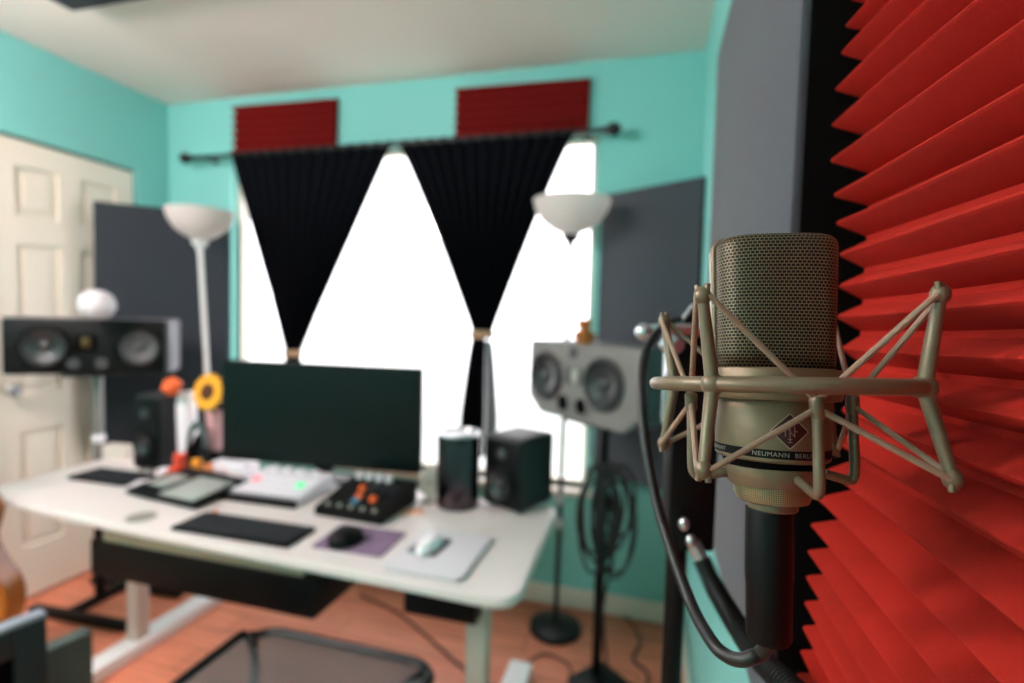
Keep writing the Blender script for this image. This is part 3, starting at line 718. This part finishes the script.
# nearest vertical edge of the right cube
q0, q1, q2 = Z(519, 517, DH), Z(487, 508, DH), Z(550, 501, DH)
ef = (q0-q1); es = (q2-q0); rzs = atan2(ef.y, ef.x)
wS = .165; dS = .205; rzs = -.42
fx = V((cos(rzs), sin(rzs), 0)); fy_ = V((-sin(rzs), cos(rzs), 0))
cs = q0-fx*(wS/2)+fy_*(dS/2)
desk_speaker((cs.x, cs.y, DH), rzs, wS, dS, .252, 'black cube speaker at the right back corner of the desk')
pS = Y(165, 430, 1.64); pS.z = DH; sph = Y(165, 399, 1.55).z-DH
desk_speaker((pS.x-.036, 1.655, DH), .0, .138, .14, sph, 'black desk speaker left of the monitor under an orange ornament')
# ornaments
def bumpy(name, loc, r, m, label, cat, n, seed, sc=(1, 1, 1.2), group=None):
    rnd = random.Random(seed); b = MB(); b.ball((0, 0, r*sc[2]), r*.8, sc)
    for i in range(n):
        a = rnd.uniform(0, 2*pi); h = rnd.uniform(-.6, 1); k = sqrt(max(0, 1-h*h))
        b.ball((r*.62*k*cos(a)*sc[0], r*.62*k*sin(a)*sc[1], r*sc[2]+r*.62*h*sc[2]), r*rnd.uniform(.32, .48), u=12, v=8)
    b.bm.verts.ensure_lookup_table(); zmin = min(v.co.z for v in b.bm.verts)
    for v in b.bm.verts: v.co.z -= zmin
    o = b.build(name, m); o.location = loc; return tag(o, label, cat, group)
sp_top = DH+sph
bumpy('orange_ornament', (Y(172, 390, 1.62).x, 1.62, sp_top-.001), .036, M_orange, 'bright orange ball ornament on top of the left desk speaker', 'ornament', 16, 3)
t = thing('white_bottle', 'plain white bottle leaning slightly right of the left desk speaker', 'bottle', (Y(190, 440, 1.69).x, 1.685, DH+.0022)); t.rotation_euler = (0, -.05, 0)
MB().lathe([(.028, 0), (.034, .006), (.037, .10), (.037, .26), (.032, .29)], seg=28).build('body', M_white, t)
MB().lathe([(.032, .288), (.032, .304), (.025, .314), (.001, .315)], seg=28).build('cap', M_white, t)
# sunflower in a dark pot
pf = Z(214, 462, DH)
t = thing('sunflower_pot', 'yellow sunflower in a pink wrapped pot left of the monitor', 'flower', (Y(215, 440, 1.70).x, 1.698, DH))
MB().lathe([(.022, 0), (.026, .06), (.029, .09), (.026, .09), (.024, .08)]).build('pot', M_black, t)
MB().lathe([(.030, .085), (.028, .17), (.034, .24), (.030, .24), (.022, .12)], seg=20).build('wrap', M_pink, t)
MB().tube([(0, 0, .09), (.004, -.01, .2), (0, -.02, .305)], .006, 10).build('stem', mat('stem_green', '#4B6A2A', .7), t)
fm = Matrix.Rotation(radians(78), 3, 'X') 
fc = V((0, -.028, .325))
MB().lathe([(.037, -.004), (.037, .008), (.024, .016), (.001, .019)], fc, mtx=fm, seg=24).build('seed_disc', M_brown, t)
for k in range(14):
    a = 2*pi*k/14; pt = MB(); R_ = Matrix.Rotation(a, 3, 'Z')
    poly = [(.022, -.008, .002), (.045, -.016, .008), (.068, -.009, .004), (.078, 0, -.002), (.068, .009, .004), (.045, .016, .008), (.022, .008, .002)]
    pt.prism([fc+fm @ (R_ @ V(q)) for q in poly], fm @ V((0, 0, .004))); pt.build('petal', M_yellow, t)
# dark hood and three plush toys in a row
t = thing('headphones', 'dark grey headphones resting upright behind the plush toys', 'headphones', (Y(197, 440, 1.642).x, 1.642, DH), -.1); t.scale = (.72, .6, 1.38)
MB().tube([(.062*cos(a), 0, .075+.065*sin(a)) for a in [pi*k/16 for k in range(17)]], .013, 12).build('headband', mat('band_grey', '#41504F', .6, var=.1), t)
for s_ in (-1, 1):
    MB().lathe([(.030, 0), (.036, .006), (.036, .026), (.026, .032)], (s_*.066, 0, .046), mtx=Matrix.Rotation(-s_*pi/2, 3, 'Y')).build('ear_cup', M_black, t)
MB().ball((0, .012, .062), .05, (1.1, .3, 1)).build('cushion', M_matte, t)
def plush(loc, r, m, label, rz=0):
    t = thing('plush_toy', label, 'plush toy', loc, rz, 'plush toys before the headphones')
    MB().lathe([(r*.7, 0), (r*.95, r*.25), (r, r*.8), (r*.75, r*1.5), (r*.45, r*1.85), (.001, r*1.95)], seg=24).build('body', m, t)
    MB().ball((0, -r*.1, r*2.25), r*.72).build('head', m, t)
    for s_ in (-1, 1):
        MB().tube([(s_*r*.7, -r*.2, r*1.35), (s_*r*1.05, -r*.5, r*.85), (s_*r*.8, -r*.85, r*.5)], r*.27, 10).build('arm', m, t)
        MB().ball((s_*r*.55, -r*.75, r*.28), r*.3, (1, 1.5, .9)).build('foot', m, t)
        MB().ball((s_*r*.5, 0, r*2.82), r*.22).build('ear', m, t)
for px, py, r, m, lab in ((191, 468, .030, M_red, 'red plush toy, leftmost of three before the headphones'),
                          (205, 467, .026, M_amber, 'amber plush toy between the red and peach ones'),
                          (217, 466, .022, M_peach, 'peach plush toy nearest the monitor')):
    p = Z(px, py, DH); q = Y(px, 455, 1.62); plush((q.x, 1.572 if r > .028 else 1.582, DH), r*(1.1 if r > .028 else 1.02), m, lab, .35)
o = MB().box((0, 0, .03), (.13, .05, .06), bev=.004).build('white_box', mat('box_cream', '#CFC4BA', .6)); p = Z(120, 462, DH); o.location = (Y(120, 450, 1.69).x, 1.69, DH); o.rotation_euler = (0, 0, .1)
tag(o, 'small cream box at the back left corner of the desk', 'box')

# ------------------------------------------------------------------ seat, floor things
t = thing('mesh_stool', 'black mesh seat on a swivel base in front of the desk', 'seat', (-.76, .93, 0), -.0)
sw, sd, sz = .55, .50, .455
ring = [V((q.x*(1.0 if q.y < 0 else 1.0), q.y, sz+.012*cos(q.x/sw*pi*2)-.02*(1 if q.y > .2 else 0))) for q in rrect(sw, sd, .075, 0, 8)]
MB().tube(ring, .012, 12, closed=True).build('seat_frame', M_blackm, t)
b = MB(); lev = [[b.bm.verts.new((q.x*k, q.y*k, sz-.014+(q.z-sz+.014)*k*k)) for q in ring] for k in (1, .9, .75, .6, .45, .3, .15, .03)]
for u, v in zip(lev, lev[1:]):
    for i in range(len(u)): b.face([u[i], u[(i+1) % len(u)], v[(i+1) % len(u)], v[i]])
b.face(lev[-1])
b.build('seat_mesh', M_seat, t)
for sx in (-1, 1):
    MB().tube(catmull([(sx*.03, -.1, sz-.075), (sx*.12, .05, sz-.07), (sx*.2, .15, sz-.045), (sx*.255, .2, sz-.012)], 6), .012, 10).build('seat_support', M_black, t)
    MB().tube(catmull([(sx*.03, -.12, sz-.075), (sx*.16, -.16, sz-.06), (sx*.26, -.2, sz-.012)], 6), .012, 10).build('seat_support', M_black, t)
MB().box((0, -.08, sz-.085), (.12, .2, .04), bev=.008).build('tilt_mechanism', M_black, t)
MB().tube([(.06, .02, sz-.08), (.075, .12, sz-.06)], .013, 10).build('lever', M_black, t)
MB().tube([(0, -.06, .09), (0, -.06, sz-.09)], .025, 16).build('gas_lift', M_blackm, t)
for k in range(5):
    a = 2*pi*k/5+.3; b = MB().tube([(0, -.06, .10), (.13*cos(a), -.06+.13*sin(a), .095), (.27*cos(a), -.06+.27*sin(a), .07)], [.024, .02, .014], 10)
    arm = b.build('base_arm', M_black, t)
    MB().lathe([(.026, -.012), (.028, -.008), (.028, .008), (.026, .012)], (.27*cos(a), -.06+.27*sin(a), .0285), mtx=Matrix.Rotation(pi/2, 3, 'X') @ Matrix.Rotation(.3, 3, 'Y'), seg=20).build('caster', M_rubber, arm)
# framed board and grey slab at lower left
def board(far_top, zt_, ln, th, ang, mf, mi, name, label, inset):
    p = far_top; dirv = V((sin(ang), cos(ang), 0)); c = V((p.x, p.y, 0))-dirv*(ln/2)
    t = thing(name, label, 'board', (c.x, c.y, 0), -ang)
    if inset:
        f = MB(); z0 = .0
        for y in (-ln/2+.03, ln/2-.03): f.box((-th/2, y, zt_/2), (th, .06, zt_), bev=.004)
        for z in (.03, zt_-.035): f.box((-th/2, 0, z), (th, ln-.12, .06 if z < .1 else .07), bev=.004)
        f.build('frame', mf, t)
        MB().box((-th/2-.004, 0, zt_/2), (th*.5, ln-.115, zt_-.12)).build('inner_panel', mi, t)
        MB().box((-th/2, 0, zt_+.004), (th+.004, ln, .012), bev=.004).build('top_rail', M_tealrim, t)
    else:
        MB().box((-th/2, 0, zt_/2), (th, ln, zt_), bev=.006).build('slab', mf, t)
        MB().box((-th/2, 0, .003), (th+.004, ln+.002, .006)).build('edge_strip', M_rubber, t)
p1 = D(47, 611, 1.25); board(p1, p1.z-.012, .62, .035, .22, M_tealdark, M_matte, 'framed_board', 'dark teal framed board with a pale top rail at lower left', True)
p2 = D(93, 631, 1.5); board(p2, p2.z, .34, .05, .22, M_grgreen, M_grgreen, 'grey_slab', 'grey green padded slab standing right of the framed board', False)
# guitar
gp = D(3, 607, 1.66)
def guitar():
    base = V((gp.x-.165, gp.y-.06, 0)); t = thing('acoustic_guitar', 'orange brown acoustic guitar standing at the left edge before the door', 'guitar', (base.x, base.y, .02), .55)
    prof = [(0, 0), (.10, .006), (.165, .05), (.192, .13), (.188, .20), (.155, .27), (.128, .33), (.122, .37), (.135, .42), (.14, .46), (.118, .51), (.06, .535), (0, .54)]
    zo = gp.z-.15-.02
    cur = catmull([V((x, 0, z)) for x, z in prof], 6); loop = cur+[V((-q.x, 0, q.z)) for q in cur[-2:0:-1]]
    MB().prism([V((q.x, -.05, q.z+zo)) for q in loop], (0, .1, 0), bev=.006).build('body', M_guitar, t)
    MB().lathe([(.05, 0), (.055, .002), (.05, .003), (.001, .002)], (0, -.0505, .36+zo), mtx=RXm).build('sound_hole', M_matte, t)
    MB().box((0, -.055, .15+zo), (.15, .012, .03), bev=.003).build('bridge', M_brown, t)
    MB().box((0, -.05, .72+zo), (.05, .025, .46), bev=.006).build('neck', M_brown, t)
    MB().box((0, -.045, 1.02+zo), (.075, .018, .16), bev=.004).build('headstock', M_guitar, t)
    st = thing('guitar_stand', 'black stand holding the guitar at the left edge', 'stand', (base.x, base.y, 0), .55)
    MB().tube([(-.14, -.11, .008), (-.09, 0, zo+.012), (.09, 0, zo+.012), (.14, -.11, .008)], .008, 10).build('front_cradle', M_black, st)
    MB().tube([(0, 0, zo+.012), (0, .22, .008)], .008, 10).build('rear_leg', M_black, st)
guitar()
# cable coil on the right stand
def coil():
    b = MB(); rnd = random.Random(5); dx = V((cos(rzR), sin(rzR), 0)); pts = []
    cx, cz = .05, .0
    N = 13
    base = V((bx, by, .72))
    for k in range(N):
        rx, rz_ = rnd.uniform(.035, .07), rnd.uniform(.12, .19); ox = rnd.uniform(.03, .085) if k % 4 else rnd.uniform(-.02, .01); zt_ = rnd.uniform(.74, .81); ph_ = rnd.uniform(-.5, .5)
        for i in range(18):
            a = 2*pi*i/18+pi/2+ph_
            pts.append(V((bx+.0, by-.03, 0))+rg*(ox+rx*cos(a)-.02)+fw*(-.012*sin(a*.5+k)-.01)+V((0, 0, zt_-rz_+rz_*sin(a)+rnd.uniform(-.004, .004))))
    pts += [V((bx, by-.05, 0))+rg*.05+V((0, 0, .5)), V((bx, by-.06, 0))+rg*.02+V((0, 0, .3)), V((bx, by-.06, 0))+rg*.05+V((0, 0, .03))]
    b.tube(catmull(pts, 3), .0055, 8)
    o = b.build('coiled_cable', M_rubber, origin=(bx, by, .6)); tag(o, 'black cable coiled in loops hanging on the right speaker stand', 'cable')
coil()
def floor_cable(P, r, label, m=M_rubber):
    o = MB().tube(catmull([V((p[0], p[1], r+(p[2] if len(p) > 2 else 0))) for p in P], 8), r, 8).build('floor_cable', m, origin=(P[0][0], P[0][1], 0))
    tag(o, label, 'cable', 'loose floor cables')
q = [Z(a, b, 0) for a, b in ((360, 596), (395, 612), (430, 640), (462, 668), (500, 690), (560, 700))]
floor_cable([(p.x, p.y) for p in q], .005, 'thin dark cable trailing over the floor under the desk', mat('cable_brown', '#4E3129', .6))
q = [Z(a, b, 0) for a, b in ((622, 612), (640, 640), (633, 660), (648, 676), (640, 700))]
floor_cable([(p.x, p.y) for p in q], .005, 'black cable lying between right stand and the wall')
q = [Z(a, b, 0) for a, b in ((520, 668), (545, 655), (570, 668), (566, 690))]
floor_cable([(p.x, p.y) for p in q], .004, 'thin black cable by the right desk foot', mat('cable_brown', '#4E3129', .6))

# ------------------------------------------------------------------ microphone and shock mount
DC = .2735
Rc = D(775.5, 385, DC); dax = (Rc-O).normalized(); nax = (U2-dax*U2.dot(dax)).normalized(); rax = dax.cross(nax)
LOC = Matrix.Translation(Rc) @ Matrix((rax, dax, nax)).transposed().to_4x4()     # local: x right, y away, z up
def local_thing(name, label, cat):
    o = thing(name, label, cat); o.matrix_world = LOC; return o
K = 1.242
mic = local_thing('studio_microphone', 'olive nickel studio microphone with woven grille hanging in the foreground', 'microphone'); mic.matrix_world = LOC @ Matrix.Translation((-.0022, 0, 0))
ROT = radians(17)      # front turned to the right of the camera
# grille head: superellipse plan, dome top
def head_section(a, hw, hd, p=3.4):
    c_, s_ = cos(a), sin(a); return V((hw*abs(c_)**(2/p)*(1 if c_ >= 0 else -1), hd*abs(s_)**(2/p)*(1 if s_ >= 0 else -1), 0))
mrot = Matrix.Rotation(ROT, 3, 'Z')
def grille():
    bm = bmesh.new(); uvl = bm.loops.layers.uv.new('UVMap'); SEG = 96
    z0, z1 = .0070*K, .0625*K; rows = []
    prof = []
    for k in range(9): prof.append((z0+(z1-.0065-z0)*k/8, 1.0-.05*(1-k/8)))
    for k in range(1, 9):
        a = k/8*pi/2; prof.append((z1-.0065+.0058*sin(a), 1-.15*(1-cos(a))))
    for k, sc in enumerate((.78, .6, .4, .2, .02)): prof.append((z1-.0007+.0006*(1-sc**2), sc))
    hw, hd = .0297, .0225; arc = 0; last = None; vs = []
    for z, sc in prof:
        if last is not None: arc += sqrt((z-last[0])**2+((sc-last[1])*hd)**2)
        last = (z, sc); vs.append(arc)
        rows.append([bm.verts.new(mrot @ (head_section(2*pi*i/SEG, hw*sc, hd*sc)+V((0, 0, z)))) for i in range(SEG)])
    us = [0]
    for i in range(SEG):
        p0 = head_section(2*pi*i/SEG, hw, hd); p1 = head_section(2*pi*(i+1)/SEG, hw, hd); us.append(us[-1]+(p1-p0).length)
    for j in range(len(rows)-1):
        for i in range(SEG):
            f_ = bm.faces.new([rows[j][i], rows[j][(i+1) % SEG], rows[j+1][(i+1) % SEG], rows[j+1][i]])
            top = prof[j][1] < .8
            for l, (u, v, vert) in zip(f_.loops, ((us[i], vs[j], rows[j][i]), (us[i+1], vs[j], rows[j][(i+1) % SEG]), (us[i+1], vs[j+1], rows[j+1][(i+1) % SEG]), (us[i], vs[j+1], rows[j+1][i]))):
                l[uvl].uv = (vert.co.x, vert.co.y) if top else (u, v)
            f_.smooth = True
    bm.faces.new(rows[0][::-1])
    me = bpy.data.meshes.new('grille'); bm.to_mesh(me); bm.free(); me.materials.append(M_grille)
    o = bpy.data.objects.new('grille', me); COL.objects.link(o); o.parent = mic
    # side strip of the head frame, over the left side, the top and the right side
    b = MB(); z1_ = z1
    path = [V((-hw*.95-.0004, 0, z0))]
    for k in range(1, 7): path.append(V((-hw*(.95+.05*k/6)-.0004, 0, z0+(z1-.0065-z0)*k/6)))
    for k in range(1, 9):
        a = k/8*pi/2; path.append(V((-hw*(1-.15*(1-cos(a)))-.0004*cos(a), 0, z1-.0065+.0062*sin(a))))
    path += [V((-hw*.5, 0, z1+.0002)), V((0, 0, z1+.0004))]
    path = path+[V((-q.x, q.y, q.z)) for q in path[-2::-1]]
    L_, R_ = [], []
    for q in path:
        L_.append(b.bm.verts.new(mrot @ (q+V((0, -.0042, 0))))); R_.append(b.bm.verts.new(mrot @ (q+V((0, .0042, 0)))))
    for i in range(len(path)-1): b.face([L_[i], L_[i+1], R_[i+1], R_[i]])
    f_ = b.build('grille_frame', M_mic, mic); md = f_.modifiers.new('thick', 'SOLIDIFY'); md.thickness = .0022; md.offset = 0
grille()
S = lambda pr: [(r*K, z*K) for r, z in pr]
MB().lathe(S([(.0238, .0068), (.0262, .0066), (.0266, .0058), (.0264, -.0046), (.0258, -.0058), (.0236, -.0062)]), seg=72).build('collar', M_mic, mic)
body = MB().lathe(S([(.0226, -.0060), (.0228, -.0064), (.0222, -.0240), (.0220, -.0296), (.0212, -.0304), (.0202, -.0306)]), seg=72).build('body', M_mic, mic)
MB().lathe(S([(.0222, -.0252), (.0224, -.0254), (.02225, -.0284), (.0220, -.0286)]), seg=72, caps=False).build('stripe', M_stripe, body)
MB().lathe(S([(.0194, -.0302), (.0188, -.0334), (.0170, -.0352)]), seg=56).build('base_ring', M_matte, mic)
def bent_text(txt, size, a0, r, z, name, parent, m, adv=1.0):
    c = bpy.data.curves.new('txt', 'FONT'); c.body = txt; c.size = size; c.extrude = .00005; c.space_character = 1.12; c.align_x = 'LEFT'; c.align_y = 'CENTER'; c.resolution_u = 3
    o = bpy.data.objects.new('txt', c); COL.objects.link(o); bpy.context.view_layer.update()
    me = bpy.data.meshes.new_from_object(o.evaluated_get(bpy.context.evaluated_depsgraph_get()))
    bpy.data.objects.remove(o)
    for v in me.vertices:
        a = a0+v.co.x*adv/r; rr = r+.00012+v.co.z
        v.co = V((rr*sin(a), -rr*cos(a), z+v.co.y))
    me.materials.clear(); me.materials.append(m)
    q = bpy.data.objects.new(name, me); COL.objects.link(q); q.parent = parent; return q
rS = .0224*K
bent_text('NEUMANN  BERLIN', .0031, radians(-17), rS, -.0269*K, 'lettering', body, M_letter)
bent_text('GERMANY', .0029, radians(-78), rS, -.0269*K, 'lettering', body, M_letter)
# diamond badge, bent onto the body
def badge():
    r = .0227*K; ac = math.asin((792-775.5)/2105/.0262)*.98; zc = -.0176*K; hw_, hh_ = .0085, .0084
    def pt(u, v, off=0): a = ac+u/r; return V(((r+off)*sin(a), -(r+off)*cos(a), zc+v))
    b = MB(); n = 10; rows = []
    for j in range(n+1):
        v = -hh_+2*hh_*j/n; wd_ = hw_*(1-abs(v)/hh_)+.00005
        rows.append([b.bm.verts.new(pt(-wd_+2*wd_*i/8, v, .0003)) for i in range(9)])
    for a_, c_ in zip(rows, rows[1:]):
        for i in range(8): b.face([a_[i], a_[i+1], c_[i+1], c_[i]])
    bd = b.build('badge', M_badge, body)
    def seg_(p, q, w_=.00028):
        return [pt(p[0]+(q[0]-p[0])*k/6, p[1]+(q[1]-p[1])*k/6, .0004) for k in range(7)], w_
    e = MB()
    C4 = [(-hw_, 0), (0, hh_), (hw_, 0), (0, -hh_)]
    for p, q in zip(C4, C4[1:]+C4[:1]): pts, w_ = seg_(p, q); e.tube(pts, w_, 6)
    e.build('badge_rim', M_line, bd)
    g_ = MB(); u = hw_
    strokes = [((0, -.62), (0, .62)), ((-.24, .30), (-.24, -.30)), ((.24, .30), (.24, -.30)), ((-.24, .30), (0, .02)), ((0, -.02), (.24, -.30)), ((-.4, .0), (-.24, .0)), ((.24, .0), (.4, .0)),
               ((-.12, .62), (.12, .62)), ((-.12, -.62), (.12, -.62)), ((-.12, .44), (.12, .44)), ((-.12, -.44), (.12, -.44))]
    for p, q in strokes: pts, w_ = seg_((p[0]*u, p[1]*u), (q[0]*u, q[1]*u), .0002); g_.tube(pts, w_, 6)
    g_.build('badge_emblem', mat('emblem_pale', '#8C6A62', .45), bd)
badge()
# ---- shock mount
mt_ = local_thing('shock_mount', 'nickel spider shock mount with tan elastic cords around the microphone', 'shock mount'); mt_.matrix_world = LOC @ Matrix.Translation((.0012, 0, 0)) @ Matrix.Rotation(-.021, 4, 'Y'); CX = -.0040
RR = .0502*K; TR = .0036
def ang_pt(phi, r, z): p = radians(phi); return V((-r*sin(p), -r*cos(p), z))
MB().tube([ang_pt(360*k/72, RR, 0) for k in range(72)], TR, 16, closed=True).build('outer_ring', M_mount, mt_)
OUT = [25.5, 113.5, 204.5, 295.5]; INN = [-20.5, 69.5, 159.5, 249.5]
ZT, ZB = .0322*K, -.0304*K; LEAN = .0044*K
tops, bots, heads = [], [], []
for ph in OUT:
    n0 = ang_pt(ph, RR, 0); tp = ang_pt(ph, RR+LEAN*1.3, ZT); bt = ang_pt(ph, RR+LEAN*1.5, ZB)
    mu = ang_pt(ph, RR+LEAN*.65, ZT*.5); ml_ = ang_pt(ph, RR+LEAN*.75, ZB*.5)
    post = MB().tube([bt, ml_, n0, mu, tp], [.0025, .0029, .0033, .0029, .0025], 14).build('post', M_mount, mt_)
    MB().ball(n0, .0053, (1, 1, 1.0)).build('node', M_mount, post)
    for e, sg in ((tp, 1), (bt, -1)):
        h = MB().ball(e, .0039, (1, 1, 1.15), 16, 10)
        for s2 in (-1, 1):
            tang = V((-cos(radians(ph)), sin(radians(ph)), 0))
            h.tube([e+tang*s2*.0022+V((0, 0, sg*.002)), e+tang*s2*.0025+V((0, 0, sg*.0052))], .0014, 8)
        h.build('hook', M_mount, post)
    tops.append(tp); bots.append(bt)
RI = .0348*K; CUP = .0195*K
zc0, zc1 = -.0334*K, -.0410*K
for ph, RI in zip(INN, (.0348*K, .0360*K, .0348*K, .0295*K)):
    hd_ = ang_pt(ph, RI, -.0068*K); zlow = -.0390*K
    pts = [ang_pt(ph, CUP-.002, zlow+.003)]+[ang_pt(ph, CUP+(RI-CUP)*.75, zlow), ang_pt(ph, RI-.0012, zlow+.0012), ang_pt(ph, RI, zlow+.0055), ang_pt(ph, RI, -.022*K), hd_]
    arm = MB().tube(catmull(pts, 5), .0024, 12).build('inner_arm', M_mount, mt_)
    MB().lathe([(.0024, -.0062), (.0031, -.0045), (.0033, .0024), (.0027, .0036), (.001, .0040)], hd_, seg=20).build('arm_head', M_mount, arm)
    heads.append(hd_)
def cord(a_, b_):
    d_ = (b_-a_).normalized(); MB().tube([a_, a_.lerp(b_, .3), a_.lerp(b_, .7), b_], .00145, 8).build('elastic_cord', M_band, mt_)
for i in range(4):
    tg = V((-cos(radians(OUT[i])), sin(radians(OUT[i])), 0))
    for j, sgn in ((i, -1), ((i+1) % 4, 1)):
        # neighbours: inner arm on either side of this post
        cord(tops[i]+tg*sgn*.0030, heads[j]+V((0, 0, .0016)))
        cord(bots[i]+tg*sgn*.0030, heads[j]+V((0, 0, -.0016)))
MB().lathe(S([(.0170, zc0/K+.0004), (.0195, zc0/K), (.0195, -.0372), (.0172, -.0412), (.0150, -.0414)]), (CX, 0, 0), seg=64).build('cup', M_mount, mt_)
def uv_lathe(prof, name, m, parent, seg=96):
    bm = bmesh.new(); uvl = bm.loops.layers.uv.new('UVMap'); rows = [[bm.verts.new((CX+r*cos(2*pi*i/seg), r*sin(2*pi*i/seg), z)) for i in range(seg)] for r, z in prof]
    for j in range(len(rows)-1):
        for i in range(seg):
            f_ = bm.faces.new([rows[j][i], rows[j][(i+1) % seg], rows[j+1][(i+1) % seg], rows[j+1][i]]); f_.smooth = True
            R0 = prof[0][0]
            for l, (u, v) in zip(f_.loops, ((i, j), (i+1, j), (i+1, j+1), (i, j+1))): l[uvl].uv = (2*pi*R0*u/seg, prof[v][1])
    bm.faces.new(rows[0][::-1]); bm.faces.new(rows[-1]); bmesh.ops.recalc_face_normals(bm, faces=bm.faces)
    me = bpy.data.meshes.new(name); bm.to_mesh(me); bm.free(); me.materials.append(m); me.set_sharp_from_angle(angle=radians(40))
    o = bpy.data.objects.new(name, me); COL.objects.link(o); o.parent = parent
uv_lathe(S([(.0146, -.0412), (.0152, -.0416), (.0150, -.0456), (.0138, -.0482), (.0110, -.0488)]), 'knurled_nut', M_knurl, mt_)
MB().lathe(S([(.0098, -.0486), (.0098, -.0515), (.0092, -.0522)]), (CX, 0, 0), seg=48).build('lower_collar', M_mount, mt_)
# ---- plug and cable
def world_cable():
    t = local_thing('microphone_cable', 'black microphone cable looping from the plug up to the stand', 'cable')
    inv = LOC.inverted()
    MB().lathe(S([(.0090, -.0522), (.0092, -.0530), (.0094, -.080), (.0090, -.083), (.0088, -.1040), (.0078, -.1060)]), (-.0032, 0, 0), seg=40).build('plug', M_black, t)
    P = [LOC @ V((.001, .001, -.1010*K)), D(762, 652, .2745), D(752, 657, .2755), D(741, 660, .278), D(727, 656, .286), D(712, 642, .297), D(692, 606, .33), D(672, 552, .36), D(656, 500, .385), D(645, 440, .405), D(641, 390, .425), D(644, 357, .445), D(653, 338, .465), D(664, 327, .485), D(676, 321, .505), D(690, 323, .525), D(706, 340, .54), D(708, 372, .55)]
    MB().tube([inv @ q for q in catmull(P, 8)], .0038, 12).build('cord', M_rubber, t)
world_cable()
# ---- microphone stand
sc = D(690, 450, .52); sx_, sy_ = sc.x, sc.y
t = thing('microphone_stand', 'black microphone stand with silver clamp and gooseneck behind the microphone', 'microphone stand', (sx_, sy_, 0))
lp = lambda px, py, d: D(px, py, d)-V((sx_, sy_, 0))
MB().lathe([(.16, 0), (.16, .012), (.15, .02), (.03, .03)], seg=40).build('base', M_blackm, t)
zb_ = D(690, 546, .52).z; zt2 = D(690, 336, .52).z
xo = lp(672, 560, .52)
MB().tube([(xo.x*.7, xo.y*.7, .025), (xo.x*.7, xo.y*.7, zb_+.02)], .0098, 16).build('pole', M_black, t)
MB().box((0, 0, (zb_+zt2)/2), (.046, .036, zt2-zb_), rz=.2, bev=.005).build('sleeve', M_black, t)
p0 = lp(668, 332, .50); p1 = lp(668, 424, .50)
MB().box((p0+p1)/2, (.010, .008, (p0-p1).length), bev=.002).build('clamp_plate', M_silver, t)
cl = MB().tube([lp(650, 331, .50), lp(668, 329, .50), lp(700, 330, .50)], .0062, 12).build('clamp_shaft', M_silver, t)
MB().ball(lp(644, 332, .50), .0088).build('clamp_knob', M_silver, cl)
MB().ball(lp(672, 345, .495), .010, (1.2, .7, 1)).build('swivel_joint', M_silver, t)
rotm = Matrix.Rotation(YAW, 3, 'Z') @ Matrix.Rotation(.6, 3, 'Y')
MB().box(lp(691, 317, .51), (.013, .012, .024), bev=.002, mtx=rotm).build('latch', M_silver, t)
MB().box(lp(693, 317, .503), (.010, .006, .019), bev=.001, mtx=rotm).build('latch_face', M_black, t)
pr3 = LOC @ ang_pt(114.5, RR+.003, -.002)-V((sx_, sy_, 0))
MB().tube(catmull([lp(672, 352, .495), lp(670, 372, .45), lp(669, 382, .40), pr3], 6), .005, 12).build('mount_arm', M_silver, t)
for px, py in ((684, 524), (691, 541)): MB().ball(lp(px, py, .497), .0052, (1, 1, 1.3)).build('thumb_screw', M_silver, t)
P = catmull([lp(693, 542, .505), lp(702, 560, .50), lp(716, 590, .485), lp(735, 622, .46), lp(757, 655, .42), lp(785, 683, .38), lp(818, 712, .345)], 40)
npt = len(P); rs = [(.0062 if i/npt < .16 else .0078+(.0022 if (i % 4) < 2 else -.0004)) for i in range(npt)]
gn = MB().tube(P, rs, 14).build('gooseneck', M_rubber, t)
MB().tube([P[0], P[14], P[38]], .0068, 14).build('ferrule', M_silver, gn)

# ------------------------------------------------------------------ view
SC.view_settings.view_transform = 'Standard'; SC.view_settings.look = 'None'; SC.view_settings.gamma = 1
SC.view_settings.exposure = .55; SC.view_settings.use_curve_mapping = False
SC.cycles.use_denoising = True
SC.cycles.max_bounces = 10; SC.cycles.diffuse_bounces = 6
SC.cycles.caustics_reflective = False; SC.cycles.caustics_refractive = False
